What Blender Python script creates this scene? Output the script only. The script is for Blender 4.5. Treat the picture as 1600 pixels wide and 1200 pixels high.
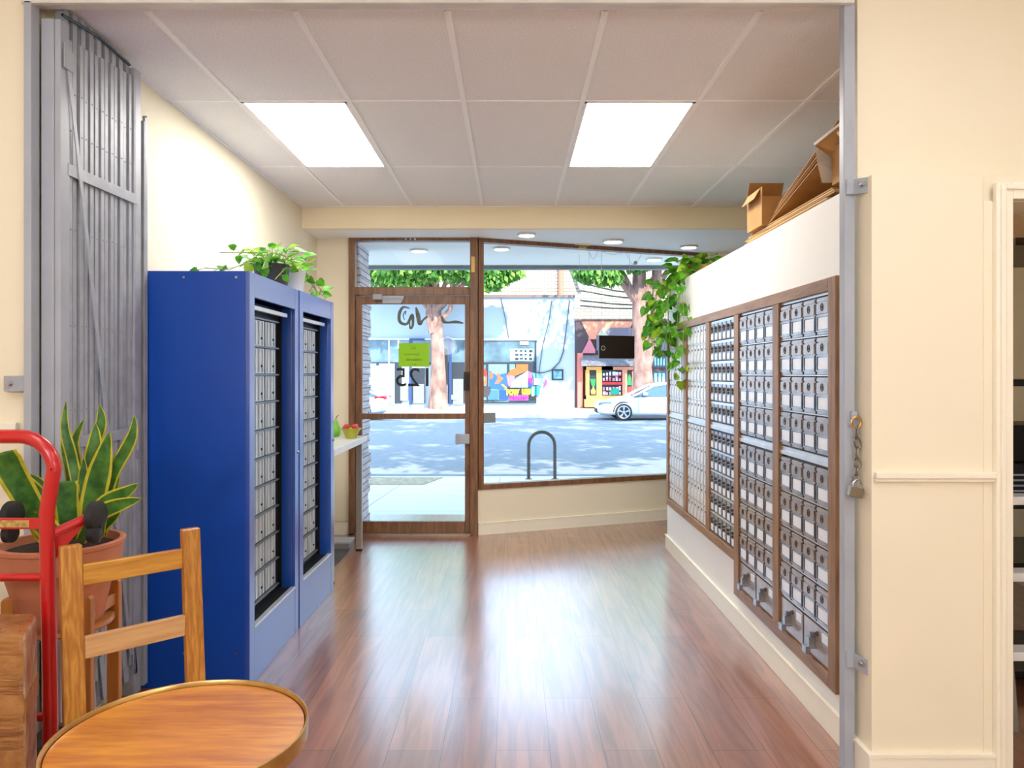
import bpy, math, random
from mathutils import Vector, Matrix
R = math.radians
PI = math.pi
random.seed(7)
for o in list(bpy.data.objects): bpy.data.objects.remove(o)
scn = bpy.context.scene
col = scn.collection
# ------------------------------------------------------------ camera
CH = 1.44
FPX = 1150.0
cam = bpy.data.cameras.new('camera'); co = bpy.data.objects.new('camera', cam); col.objects.link(co)
co.location = (0, 0, CH); co.rotation_euler = (R(90), 0, 0)
cam.sensor_width = 36; cam.lens = 36 * FPX / 1600; cam.shift_y = -17 / 1600
cam.clip_start = .05; cam.clip_end = 300
scn.camera = co
# ------------------------------------------------------------ world, sun, exposure
w = bpy.data.worlds.new('world'); scn.world = w; w.use_nodes = True
bg = w.node_tree.nodes['Background']
bg.inputs[0].default_value = (.50, .71, 1, 1); bg.inputs[1].default_value = 3.2
sd = bpy.data.lights.new('sun', 'SUN'); sun = bpy.data.objects.new('sun', sd); col.objects.link(sun)
sd.energy = 6.5; sd.angle = R(.8); sd.color = (1, .95, .86)
SUN_DIR = Vector((-.30, .80, -.72))
sun.rotation_euler = SUN_DIR.to_track_quat('-Z', 'Y').to_euler()
sun.location = (0, -5, 20)
scn.view_settings.view_transform = 'Standard'; scn.view_settings.look = 'None'
scn.view_settings.gamma = 1; scn.view_settings.use_curve_mapping = False
scn.view_settings.exposure = 0.75
LAMP = 10.0          # radiance of the ceiling lamps


def P(px, py, Y):
    return Vector(((px - 800) / FPX * Y, Y, CH - (py - 583) / FPX * Y))


# ------------------------------------------------------------ materials
def s2l(c):
    return tuple((v / 255 / 12.92) if v / 255 <= .04045 else ((v / 255 + .055) / 1.055) ** 2.4 for v in c)


MATS = {}


def mat(name, c, rough=.5, metal=0, var=.06, vs=8, bump=0, bs=60, c2=None, emit=0, coat=0, spec=None, stretch=None):
    if name in MATS: return MATS[name]
    m = bpy.data.materials.new(name); m.use_nodes = True; MATS[name] = m
    nt = m.node_tree; N = nt.nodes; L = nt.links
    b = N['Principled BSDF']
    a = s2l(c)
    b.inputs['Roughness'].default_value = rough; b.inputs['Metallic'].default_value = metal
    if coat: b.inputs['Coat Weight'].default_value = coat; b.inputs['Coat Roughness'].default_value = .12
    if spec is not None: b.inputs['Specular IOR Level'].default_value = spec
    tc = N.new('ShaderNodeTexCoord'); no = N.new('ShaderNodeTexNoise'); no.inputs['Scale'].default_value = vs
    no.inputs['Detail'].default_value = 4
    src = tc.outputs['Object']
    if stretch:
        mp = N.new('ShaderNodeMapping'); mp.inputs['Scale'].default_value = stretch; L.new(src, mp.inputs[0]); src = mp.outputs[0]
    L.new(src, no.inputs['Vector'])
    cr = N.new('ShaderNodeValToRGB')
    d = s2l(c2) if c2 else tuple(v * (1 - 2 * var) for v in a)
    cr.color_ramp.elements[0].position = .35; cr.color_ramp.elements[1].position = .65
    cr.color_ramp.elements[0].color = (*d, 1); cr.color_ramp.elements[1].color = (*a, 1)
    L.new(no.outputs['Fac'], cr.inputs[0]); L.new(cr.outputs[0], b.inputs['Base Color'])
    if emit:
        b.inputs['Emission Color'].default_value = (*a, 1); b.inputs['Emission Strength'].default_value = emit
    if bump:
        n2 = N.new('ShaderNodeTexNoise'); n2.inputs['Scale'].default_value = bs; L.new(src, n2.inputs['Vector'])
        bp = N.new('ShaderNodeBump'); bp.inputs['Strength'].default_value = bump; bp.inputs['Distance'].default_value = .01
        L.new(n2.outputs['Fac'], bp.inputs['Height']); L.new(bp.outputs[0], b.inputs['Normal'])
    return m


def wood(name, c1, c2, axis='X', rough=.35, scale=5, ring=9, coat=0):
    m = bpy.data.materials.new(name); m.use_nodes = True
    nt = m.node_tree; N = nt.nodes; L = nt.links; b = N['Principled BSDF']
    b.inputs['Roughness'].default_value = rough; b.inputs['Coat Weight'].default_value = coat
    tc = N.new('ShaderNodeTexCoord'); mp = N.new('ShaderNodeMapping')
    sc = {'X': (.12, 1, 1), 'Y': (1, .12, 1), 'Z': (1, 1, .12)}[axis]
    mp.inputs['Scale'].default_value = [v * scale for v in sc]
    L.new(tc.outputs['Object'], mp.inputs[0])
    n = N.new('ShaderNodeTexNoise'); n.inputs['Scale'].default_value = 1.6; n.inputs['Detail'].default_value = 3
    L.new(mp.outputs[0], n.inputs['Vector'])
    mu = N.new('ShaderNodeMath'); mu.operation = 'MULTIPLY'; mu.inputs[1].default_value = ring
    L.new(n.outputs['Fac'], mu.inputs[0])
    fr = N.new('ShaderNodeMath'); fr.operation = 'PINGPONG'; fr.inputs[1].default_value = .5; L.new(mu.outputs[0], fr.inputs[0])
    fine = N.new('ShaderNodeTexNoise'); fine.inputs['Scale'].default_value = 14; fine.inputs['Detail'].default_value = 5
    L.new(mp.outputs[0], fine.inputs['Vector'])
    ad = N.new('ShaderNodeMath'); ad.operation = 'ADD'; L.new(fr.outputs[0], ad.inputs[0]); L.new(fine.outputs['Fac'], ad.inputs[1])
    cr = N.new('ShaderNodeValToRGB'); cr.color_ramp.elements[0].position = .3; cr.color_ramp.elements[1].position = 1.0
    cr.color_ramp.elements[0].color = (*s2l(c1), 1); cr.color_ramp.elements[1].color = (*s2l(c2), 1)
    L.new(ad.outputs[0], cr.inputs[0]); L.new(cr.outputs[0], b.inputs['Base Color'])
    return m


def brick(name, c1, c2, mortar, bw, bh, ms, axes='XZ', offs=.5, rough=.8, bump=.5, shift=(0, 0), spec=None, grain=None, coat=0):
    m = bpy.data.materials.new(name); m.use_nodes = True
    nt = m.node_tree; N = nt.nodes; L = nt.links; b = N['Principled BSDF']; b.inputs['Roughness'].default_value = rough
    if spec is not None: b.inputs['Specular IOR Level'].default_value = spec
    b.inputs['Coat Weight'].default_value = coat; b.inputs['Coat Roughness'].default_value = .2
    g = N.new('ShaderNodeNewGeometry'); sp = N.new('ShaderNodeSeparateXYZ'); L.new(g.outputs['Position'], sp.inputs[0])
    cb = N.new('ShaderNodeCombineXYZ')
    for k in (0, 1):
        a = N.new('ShaderNodeMath'); a.operation = 'ADD'; a.inputs[1].default_value = shift[k]
        L.new(sp.outputs[axes[k]], a.inputs[0]); L.new(a.outputs[0], cb.inputs[k])
    bt = N.new('ShaderNodeTexBrick'); L.new(cb.outputs[0], bt.inputs['Vector'])
    bt.offset = offs; bt.inputs['Scale'].default_value = 1; bt.inputs['Brick Width'].default_value = bw
    bt.inputs['Row Height'].default_value = bh; bt.inputs['Mortar Size'].default_value = ms
    bt.inputs['Mortar Smooth'].default_value = .1
    bt.inputs['Color1'].default_value = (*s2l(c1), 1); bt.inputs['Color2'].default_value = (*s2l(c2), 1)
    bt.inputs['Mortar'].default_value = (*s2l(mortar), 1)
    out = bt.outputs['Color']
    if grain:
        mp = N.new('ShaderNodeMapping'); mp.inputs['Scale'].default_value = grain[0]; L.new(cb.outputs[0], mp.inputs[0])
        n = N.new('ShaderNodeTexNoise'); n.inputs['Scale'].default_value = 1; n.inputs['Detail'].default_value = 6
        n.inputs['Distortion'].default_value = .8
        L.new(mp.outputs[0], n.inputs['Vector'])
        cr = N.new('ShaderNodeValToRGB'); cr.color_ramp.elements[0].position = .35; cr.color_ramp.elements[1].position = .62
        cr.color_ramp.elements[0].color = (*grain[1], 1); cr.color_ramp.elements[1].color = (1, 1, 1, 1)
        L.new(n.outputs['Fac'], cr.inputs[0])
        mx = N.new('ShaderNodeMix'); mx.data_type = 'RGBA'; mx.blend_type = 'MULTIPLY'; mx.inputs[0].default_value = 1
        L.new(out, mx.inputs[6]); L.new(cr.outputs[0], mx.inputs[7]); out = mx.outputs[2]
    L.new(out, b.inputs['Base Color'])
    if bump:
        bp = N.new('ShaderNodeBump'); bp.inputs['Strength'].default_value = bump; bp.inputs['Distance'].default_value = .01
        inv = N.new('ShaderNodeMath'); inv.operation = 'SUBTRACT'; inv.inputs[0].default_value = 1; L.new(bt.outputs['Fac'], inv.inputs[1])
        L.new(inv.outputs[0], bp.inputs['Height']); L.new(bp.outputs[0], b.inputs['Normal'])
    return m


def glassmat(name, tint=(1, 1, 1), f=1.0):
    m = bpy.data.materials.new(name); m.use_nodes = True
    nt = m.node_tree; N = nt.nodes; L = nt.links; N.remove(N['Principled BSDF'])
    t = N.new('ShaderNodeBsdfTransparent'); t.inputs[0].default_value = (*tint, 1)
    g = N.new('ShaderNodeBsdfGlossy'); g.inputs['Roughness'].default_value = .02
    fr = N.new('ShaderNodeFresnel'); fr.inputs[0].default_value = 1.45
    mu = N.new('ShaderNodeMath'); mu.operation = 'MULTIPLY'; mu.inputs[1].default_value = f; L.new(fr.outputs[0], mu.inputs[0])
    mx = N.new('ShaderNodeMixShader'); L.new(mu.outputs[0], mx.inputs[0]); L.new(t.outputs[0], mx.inputs[1]); L.new(g.outputs[0], mx.inputs[2])
    L.new(mx.outputs[0], N['Material Output'].inputs[0])
    return m


def leafmat(name, c, c2, rough=.4):
    m = mat(name, c, rough, vs=25, c2=c2)
    b = m.node_tree.nodes['Principled BSDF']
    b.inputs['Subsurface Weight'].default_value = 0
    nt = m.node_tree
    tr = nt.nodes.new('ShaderNodeBsdfTranslucent'); mx = nt.nodes.new('ShaderNodeMixShader'); mx.inputs[0].default_value = .35
    nt.links.new(b.inputs['Base Color'].links[0].from_socket, tr.inputs[0])
    nt.links.new(b.outputs[0], mx.inputs[1]); nt.links.new(tr.outputs[0], mx.inputs[2])
    nt.links.new(mx.outputs[0], nt.nodes['Material Output'].inputs[0])
    return m


cream = mat('cream wall paint', (246, 235, 208), .6, var=.012, vs=2, bump=.02, bs=300)
creamtrim = mat('cream trim paint', (251, 243, 222), .4, var=.01)
white = mat('white paint', (246, 244, 238), .55, var=.01, vs=2)
soffitw = mat('white soffit', (252, 252, 252), .6, var=.01)
bronze = wood('bronze window frame', (100, 67, 44), (140, 98, 66), 'Z', .35, 6, 5)
glass = glassmat('window glass', (.97, .985, .98), .12)
steel = mat('grey painted steel', (176, 181, 190), .42, .0, var=.05, vs=6)
steel2 = mat('grey gate steel', (176, 180, 188), .45, .1, var=.08, vs=14)
dark = mat('dark grey rubber', (30, 30, 32), .6, var=.1)
black = mat('black enamel', (16, 16, 18), .35)
chrome = mat('zinc bolt', (190, 192, 198), .25, 1)
floorm = brick('wood laminate floor', (176, 114, 82), (150, 96, 70), (92, 58, 42), 1.22, .2058, .0016, 'YX', .37, .30, .15,
               shift=(.4, .061), grain=((2.2, 26, 1), (.62, .56, .54)), spec=1.0, coat=1.0)
floorm.node_tree.nodes['Principled BSDF'].inputs['Coat IOR'].default_value = 1.95


# ceiling tile speckle
def ceilmat():
    m = mat('acoustic ceiling tile', (251, 249, 247), .9, vs=140, c2=(236, 233, 230), bump=.25, bs=160)
    return m


tilem = ceilmat()
gridm = mat('ceiling grid metal', (255, 253, 250), .5, var=.01)


# ------------------------------------------------------------ mesh builder
class MB:
    def __init__(s):
        s.v = []; s.f = []; s.m = []; s.mi = 0

    def add(s, vs, fs):
        k = len(s.v); s.v += [Vector(p) for p in vs]
        for f in fs: s.f.append([i + k for i in f]); s.m.append(s.mi)
        return s

    def box(s, x0, x1, y0, y1, z0, z1):
        return s.add([(x0, y0, z0), (x1, y0, z0), (x1, y1, z0), (x0, y1, z0), (x0, y0, z1), (x1, y0, z1), (x1, y1, z1), (x0, y1, z1)],
                     [(0, 3, 2, 1), (4, 5, 6, 7), (0, 1, 5, 4), (1, 2, 6, 5), (2, 3, 7, 6), (3, 0, 4, 7)])

    def hexa(s, p):  # 8 points, bottom loop then top loop
        return s.add(p, [(0, 3, 2, 1), (4, 5, 6, 7), (0, 1, 5, 4), (1, 2, 6, 5), (2, 3, 7, 6), (3, 0, 4, 7)])

    def obox(s, A, B, t0, t1, z0, z1):  # along ground line A-B, thickness t0..t1 to its left normal
        A = Vector((*A, 0)); B = Vector((*B, 0)); d = (B - A).normalized(); n = Vector((-d.y, d.x, 0))
        q = [A + n * t0, B + n * t0, B + n * t1, A + n * t1]
        return s.hexa([p + Vector((0, 0, z0)) for p in q] + [p + Vector((0, 0, z1)) for p in q])

    def beam(s, a, b, wd, th, up=(0, 0, 1)):  # rectangular bar a->b
        a = Vector(a); b = Vector(b); d = (b - a).normalized(); up = Vector(up)
        sx = d.cross(up)
        if sx.length < 1e-4: sx = d.cross(Vector((0, 1, 0)))
        sx.normalize(); u = sx.cross(d)
        q = [sx * wd / 2 * i + u * th / 2 * j for i, j in ((-1, -1), (1, -1), (1, 1), (-1, 1))]
        return s.hexa([a + p for p in q] + [b + p for p in q])

    def tube(s, pts, r, n=10, cap=True, closed=False):
        pts = [Vector(p) for p in pts]; rs = r if isinstance(r, (list, tuple)) else [r] * len(pts)
        k = len(s.v); prev = None; m = len(pts)
        for i, p in enumerate(pts):
            if closed: d = pts[(i + 1) % m] - pts[i - 1]
            else: d = pts[min(i + 1, m - 1)] - pts[max(i - 1, 0)]
            d.normalize()
            if prev is None:
                a = Vector((0, 0, 1)) if abs(d.z) < .9 else Vector((1, 0, 0))
                x = d.cross(a).normalized()
            else:
                x = prev - d * prev.dot(d)
                x.normalize()
            prev = x; y = d.cross(x)
            for j in range(n):
                t = 2 * PI * j / n
                s.v.append(p + (x * math.cos(t) + y * math.sin(t)) * rs[i])
        for i in range(m if closed else m - 1):
            for j in range(n):
                a = k + i * n + j; b = k + i * n + (j + 1) % n
                i2 = (i + 1) % m
                c = k + i2 * n + (j + 1) % n; d = k + i2 * n + j
                s.f.append([a, b, c, d]); s.m.append(s.mi)
        if cap and not closed:
            s.f.append([k + j for j in range(n)][::-1]); s.m.append(s.mi)
            s.f.append([k + (m - 1) * n + j for j in range(n)]); s.m.append(s.mi)
        return s

    def lathe(s, prof, c=(0, 0, 0), n=32, axis='Z', cap=True):
        k = len(s.v); c = Vector(c)
        for (r, z) in prof:
            for j in range(n):
                t = 2 * PI * j / n
                p = Vector((r * math.cos(t), r * math.sin(t), z))
                if axis == 'X': p = Vector((p.z, p.x, p.y))
                if axis == 'Y': p = Vector((p.x, p.z, p.y))
                s.v.append(c + p)
        for i in range(len(prof) - 1):
            for j in range(n):
                s.f.append([k + i * n + j, k + i * n + (j + 1) % n, k + (i + 1) * n + (j + 1) % n, k + (i + 1) * n + j]); s.m.append(s.mi)
        if cap and prof[0][0] > 1e-5: s.f.append([k + j for j in range(n)][::-1]); s.m.append(s.mi)
        e = k + (len(prof) - 1) * n
        if cap and prof[-1][0] > 1e-5: s.f.append([e + j for j in range(n)]); s.m.append(s.mi)
        return s

    def prism(s, pts, d):  # polygon pts (3D) extruded by vector d
        pts = [Vector(p) for p in pts]; d = Vector(d); n = len(pts); k = len(s.v)
        s.v += pts + [p + d for p in pts]
        s.f.append([k + i for i in range(n)]); s.m.append(s.mi)
        s.f.append([k + n + i for i in range(n)][::-1]); s.m.append(s.mi)
        for i in range(n):
            j = (i + 1) % n; s.f.append([k + i, k + n + i, k + n + j, k + j]); s.m.append(s.mi)
        return s

    def xform(s, M):
        s.v = [M @ p for p in s.v]; return s

    def mesh(s, name, mats, off=Vector((0, 0, 0)), smooth=False):
        me = bpy.data.meshes.new(name)
        me.from_pydata([tuple(p - off) for p in s.v], [], s.f)
        for m in (mats if isinstance(mats, (list, tuple)) else [mats]): me.materials.append(m)
        for p, mi in zip(me.polygons, s.m): p.material_index = mi; p.use_smooth = smooth
        import bmesh
        b = bmesh.new(); b.from_mesh(me); bmesh.ops.recalc_face_normals(b, faces=b.faces); b.to_mesh(me); b.free()
        if smooth: me.set_sharp_from_angle(angle=R(40))
        return me

    def build(s, name, mats, parent=None, smooth=False, bevel=0, local=False):
        if parent is not None:
            off = Vector((0, 0, 0)) if local else ORG.get(parent.name, Vector((0, 0, 0))).copy()
            o = bpy.data.objects.new(name, s.mesh(name, mats, off, smooth)); col.objects.link(o); o.parent = parent
            ORG[o.name] = off
        else:
            xs = [p.x for p in s.v]; ys = [p.y for p in s.v]; zs = [p.z for p in s.v]
            off = Vector(((min(xs) + max(xs)) / 2, (min(ys) + max(ys)) / 2, min(zs)))
            o = bpy.data.objects.new(name, s.mesh(name, mats, off, smooth)); col.objects.link(o); o.location = off
            ORG[o.name] = off
        if bevel:
            md = o.modifiers.new('bevel', 'BEVEL'); md.width = bevel; md.segments = 2; md.limit_method = 'ANGLE'
        return o


ORG = {}


def tag(o, label, cat, group=None, kind=None):
    if label: o['label'] = label
    if cat: o['category'] = cat
    if group: o['group'] = group
    if kind: o['kind'] = kind
    return o


def thing(name, label, cat, loc=(0, 0, 0), rz=0, group=None, local=False):
    o = bpy.data.objects.new(name, None); col.objects.link(o); o.location = loc; o.rotation_euler = (0, 0, rz)
    o.empty_display_size = .1
    ORG[o.name] = Vector((0, 0, 0)) if local else Vector(loc)
    return tag(o, label, cat, group)


def struct(o, label=None):
    o['kind'] = 'structure'
    if label: o['label'] = label
    return o


def bx(name, m, x0, x1, y0, y1, z0, z1, parent=None, bevel=0):
    return MB().box(x0, x1, y0, y1, z0, z1).build(name, m, parent, bevel=bevel)


def children(o):
    return [c for c in o.children]


def copy_tree(o, parent=None):
    c = o.copy(); col.objects.link(c)
    ORG[c.name] = ORG.get(o.name, Vector((0, 0, 0)))
    if parent: c.parent = parent
    for ch in list(o.children): copy_tree(ch, c)
    return c


def text_mesh(name, body, size, mtx, m, parent, depth=.002, bold=0, shear=0):
    cu = bpy.data.curves.new(name, 'FONT'); cu.body = body; cu.size = size; cu.extrude = depth; cu.offset = bold; cu.shear = shear
    cu.align_x = 'CENTER'; cu.align_y = 'CENTER'
    t = bpy.data.objects.new(name, cu); col.objects.link(t)
    bpy.context.view_layer.update()
    me = bpy.data.meshes.new_from_object(t.evaluated_get(bpy.context.evaluated_depsgraph_get()))
    bpy.data.objects.remove(t)
    off = ORG.get(parent.name, Vector((0, 0, 0)))
    me.transform(Matrix.Translation(-off) @ mtx); me.materials.clear(); me.materials.append(m)
    o = bpy.data.objects.new(name, me); col.objects.link(o); o.parent = parent; ORG[o.name] = off
    return o


def facing(p, mirror=False, rz=0):  # text upright, read from -Y side
    return Matrix.Translation(p) @ Matrix.Rotation(rz, 4, 'Z') @ Matrix.Rotation(R(90), 4, 'X') @ Matrix.Diagonal((-1 if mirror else 1, 1, 1, 1))


# ============================================================ ROOM SHELL
ZC = 2.821
LWX = -1.74
struct(bx('floor', floorm, -3.3, 3.5, -3.2, 7.5, -.06, 0), 'glossy reddish brown wood plank floor')
struct(bx('wall_left', cream, -1.9, LWX, 2.8, 6.75, 0, ZC), 'cream painted left wall')
struct(bx('wall_near_left', cream, -3.3, -1.777, 2.68, 2.8, 0, 3.1), 'cream wall left of the steel opening')
t = MB(); t.box(-3.3, -1.79, 2.655, 2.68, 1.235, 1.262).box(-3.3, -1.79, 2.663, 2.68, 1.20, 1.235)
struct(t.build('trim_3', creamtrim, bevel=.004), 'cream chair rail on the left wall')
struct(bx('baseboard_near_left', creamtrim, -3.3, -1.79, 2.665, 2.68, 0, .12, bevel=.004))
# near right wall with doorway
t = MB(); t.box(1.257, 3.5, 2.68, 2.8, 2.13, 3.1).box(1.251, 1.64, 2.56, 2.8, 0, 2.132).box(1.64, 1.725, 2.56, 2.8, 0, 2.04)
t.box(1.64, 3.5, 2.58, 2.8, 2.04, 2.132).box(2.65, 3.5, 2.56, 2.8, 0, 2.132)
struct(t.build('wall_near_right', cream, bevel=.003), 'cream wall right of the steel opening')
t = MB(); t.box(1.257, 1.672, 2.536, 2.56, 1.075, 1.098).box(1.257, 1.672, 2.545, 2.56, 1.062, 1.075)
struct(t.build('trim_4', creamtrim, bevel=.004), 'cream chair rail on the right wall panel')
t = MB(); t.box(1.236, 1.672, 2.545, 2.56, 0, .11).box(1.232, 1.672, 2.54, 2.56, .11, .122).box(1.236, 1.251, 2.56, 2.69, 0, .11).box(1.232, 1.251, 2.56, 2.69, .11, .122)
struct(t.build('baseboard_near_right', creamtrim))
t = MB(); t.box(1.67, 1.728, 2.535, 2.56, 0, 2.10).box(1.728, 2.65, 2.535, 2.56, 2.04, 2.10).box(1.682, 1.70, 2.525, 2.537, 0, 2.09).box(1.725, 1.733, 2.56, 2.8, 0, 2.04)
t.box(1.70, 2.65, 2.525, 2.537, 2.072, 2.09)
struct(t.build('trim_5', creamtrim, bevel=.004), 'cream door casing at the right edge')
# near room shell (behind the viewpoint)
t = MB().box(-3.4, -3.3, -3.3, 2.8, 0, 3.1); struct(t.build('wall_room_left', cream))
t = MB().box(3.5, 3.6, -3.3, 7.6, 0, 3.1); struct(t.build('wall_room_right', cream))
t = MB().box(-3.4, 3.6, -3.3, -3.2, 0, 3.1); struct(t.build('wall_back', cream))
struct(bx('ceiling_near', tilem, -3.4, 3.6, -3.3, 2.8, 3.0, 3.12))
struct(bx('wall_header', cream, -1.777, 1.257, 2.70, 2.8, 2.83, 3.1))
# front room ceiling with raised grid
struct(bx('ceiling', tilem, -1.9, 3.6, 2.74, 6.1, ZC, ZC + .25), 'white acoustic tile ceiling')
gx = [-1.39, -.826, -.246, .357, .945, 1.495, 2.07, 2.65, 3.2]
gy = [3.728, 4.917, 6.09]
t = MB()
for x in gx: t.box(x - .012, x + .012, 2.8, 6.1, ZC - .006, ZC)
for y in gy: t.box(LWX, 3.5, y - .006, y + .006, ZC - .005, ZC)
t.box(LWX, LWX + .02, 2.8, 6.1, ZC - .006, ZC)
struct(t.build('trim_6', gridm), 'ceiling grid bars')
# bulkhead and soffit
bulk = mat('cream bulkhead paint', (250, 234, 198), .6, var=.01, vs=2)
struct(bx('wall_bulkhead', bulk, -1.9, 3.5, 6.1, 6.16, 2.64, 3.1), 'cream bulkhead beam above the shopfront')
struct(bx('ceiling_soffit', soffitw, -6, 6, 6.12, 8.22, 2.641, 3.1), 'white soffit over the shopfront')
fasc = mat('grey fascia metal', (128, 132, 136), .5)
struct(bx('trim_7', fasc, -6, 6, 8.20, 8.30, 2.60, 3.1), 'grey soffit edge outside')
struct(bx('wall_parapet', soffitw, -6, 6, 7.4, 8.2, 3.1, 4.3))
struct(bx('roof', soffitw, -3.6, 3.8, -3.3, 7.4, 3.12, 3.25))
# shopfront walls
struct(MB().box(-6, -1.451, 6.57, 6.75, 0, 2.641).build('wall_front_left', cream), 'cream wall left of the glass door')
struct(MB().box(1.91, 6, 7.38, 7.5, -.1, 2.641).build('wall_front_right', cream), 'cream wall right of the shop window')
struct(MB().box(LWX, -1.455, 6.555, 6.57, 0, .115).box(LWX, -1.455, 6.55, 6.57, .103, .115).build('baseboard_front_left', creamtrim))
A0 = (-.303, 6.545); B0 = (1.93, 7.385)
struct(MB().obox(A0, B0, 0, .12, -.05, .403).build('wall_front', cream), 'low cream wall under the shop window')
struct(MB().obox(A0, B0, -.014, 0, 0, .10).obox(A0, B0, -.018, 0, .095, .108).build('baseboard_front', creamtrim))
# partition wall carrying the mailboxes
WX = 1.275
struct(bx('wall_right', white, WX + .001, 1.68, 2.76, 6.05, 0, 2.14), 'white partition wall holding the mailboxes')
struct(MB().box(WX - .014, WX, 2.76, 6.06, 0, .105).box(WX - .018, WX, 2.76, 6.065, .105, .117).box(WX - .014, 1.68, 6.05, 6.064, 0, .117).build('baseboard_right', creamtrim, bevel=.002))


# ------------------------------------------------------------ storefront frames
def oframe(t, A, B, z0, z1, wv, wt, wb, t0, t1):
    A = Vector((*A, 0)); B = Vector((*B, 0)); d = (B - A).normalized()
    a2 = A + d * wv; b2 = B - d * wv
    t.obox(A.xy, a2.xy, t0, t1, z0, z1); t.obox(b2.xy, B.xy, t0, t1, z0, z1)
    t.obox(a2.xy, b2.xy, t0, t1, z0, z0 + wb); t.obox(a2.xy, b2.xy, t0, t1, z1 - wt, z1)


JA = (-1.451, 6.54); JB = (-.303, 6.54)
win1 = MB(); win1.box(-1.451, -1.395, 6.53, 6.62, 0, 2.641).box(-.372, -.303, 6.51, 6.63, 0, 2.641)
win1.box(-1.395, -.372, 6.53, 6.62, 2.615, 2.641).box(-1.395, -.372, 6.53, 6.62, 2.132, 2.205)
w1 = struct(win1.build('window_1', bronze, bevel=.004), 'transom window above the glass door')
MB().box(-1.395, -.372, 6.57, 6.576, 2.205, 2.615).build('pane', glass, w1)
brass = mat('brass plate', (196, 160, 96), .35, .8)
o = MB().box(-.36, -.328, 6.50, 6.511, 2.33, 2.47).build('hinge_plate', brass, w1, bevel=.002); o['label'] = 'small brass plate'
t = MB()
for k in (-.04, 0, .04): t.lathe([(0, -.008), (.010, -.008), (.010, .008), (0, .008)], (-.90 + k, 6.525, 2.627), 10, 'Y')
t.build('catch', chrome, w1)
w2 = MB()
oframe(w2, (-.303, 6.55), B0, .403, 2.641, .05, .035, .046, -.02, .07)
w2 = struct(w2.build('window_2', bronze, bevel=.004), 'large angled shop window')
MB().obox((-.28, 6.56), (1.90, 7.38), .03, .036, .44, 2.61).build('pane', glass, w2)

d1 = MB(); DY0, DY1 = 6.555, 6.60
d1.box(-1.392, -1.337, DY0, DY1, .015, 2.125).box(-.42, -.375, DY0, DY1, .015, 2.125)
d1.box(-1.337, -.42, DY0, DY1, 2.055, 2.125).box(-1.337, -.42, DY0, DY1, 1.03, 1.08).box(-1.337, -.42, DY0, DY1, .015, .118)
door = struct(d1.build('door_1', bronze, bevel=.004), 'bronze framed glass entrance door')
t = MB().box(-1.337, -.42, 6.575, 6.581, 1.08, 2.055).box(-1.337, -.42, 6.575, 6.581, .118, 1.03); t.build('pane', glass, door)
t = MB().box(-1.23, -1.15, 6.50, 6.555, 2.09, 2.14).build('door_closer', steel, door, bevel=.004)
MB().box(-1.15, -.96, 6.52, 6.54, 2.10, 2.125).prism([(-1.15, 6.53, 2.06), (-.99, 6.53, 2.06), (-.96, 6.53, 2.10), (-1.15, 6.53, 2.10)], (0, .01, 0)).build('closer_arm', steel, door)
t = MB(); t.box(-.43, -.36, 6.53, 6.556, 1.285, 1.45).build('lock_plate', mat('lock plate', (60, 46, 38), .4, .5), door, bevel=.003)
t = MB(); t.box(-.412, -.382, 6.52, 6.531, 1.31, 1.43).box(-.402, -.392, 6.51, 6.521, 1.33, 1.40).build('lock_bolt', black, door, bevel=.003)
t = MB(); t.box(-.49, -.375, 6.50, 6.556, .815, .90).box(-.50, -.47, 6.49, 6.53, .81, .905).build('push_paddle', steel, door, bevel=.005)
t = MB(); t.box(-.365, -.335, 6.50, 6.511, .57, .66).build('strike_plate', bronze, door)
struct(MB().box(-1.451, -.303, 6.53, 6.72, 0, .016).build('trim_8', mat('aluminium threshold', (170, 160, 145), .4, .8)), 'metal door threshold')
# stone wing wall outside, left of the door
stone = brick('stacked stone', (222, 218, 226), (196, 190, 198), (140, 134, 140), .34, .065, .006, 'YZ', .4, .9, 1.0)
stonew = MB()
z = -.12
while z < 2.62:
    d = random.uniform(-.012, .018); y1 = 7.25 + random.uniform(-.03, .02)
    stonew.box(-1.62, -1.40 + d, 6.76, y1, z, min(z + .064, 2.64)); z += .066
struct(stonew.build('wall_outside', stone, bevel=.003), 'stacked stone wing wall outside the door')

# recessed soffit lamps
lampm = mat('lamp diffuser', (255, 250, 240), .4, emit=10)
potw = mat('lamp trim white', (228, 226, 222), .4)


def downlight(x, y, r, lab, grp, z=2.641):
    t = thing('recessed_light', lab, 'ceiling light', (x, y, z), group=grp)
    MB().lathe([(r, 0), (r, -.008), (r * .82, -.02), (r * .8, -.012), (0, -.012)], (x, y, z), 28).build('trim_ring', potw, t, smooth=True)
    MB().lathe([(r * .78, -.0125), (r * .6, -.016), (0, -.017)], (x, y, z), 24).build('diffuser', lampm, t, smooth=True)


downlight(.126, 6.34, .085, 'round recessed light in the white soffit, nearest the glass door', 'soffit lights indoors')
downlight(.915, 6.66, .10, 'round recessed light in the soffit, middle one above the large window', 'soffit lights indoors')
downlight(1.67, 6.95, .085, 'round recessed light in the soffit near the hanging plant', 'soffit lights indoors')
downlight(-.905, 7.16, .09, 'round outdoor soffit light seen through the transom above the door', 'soffit lights outdoors')
downlight(-.10, 7.05, .085, 'round outdoor soffit light seen through top left of the large window', 'soffit lights outdoors')
downlight(1.49, 7.72, .09, 'round outdoor soffit light seen through top right of the large window', 'soffit lights outdoors')

# big lay-in ceiling lamps
panelm = mat('light panel', (255, 252, 246), .5, var=0, emit=LAMP)


paneln = mat('assumed near room light panel', (246, 249, 255), .5, var=0, emit=LAMP * .35)  # for out-of-view lamps, assumed so that the near walls are lit


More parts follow.
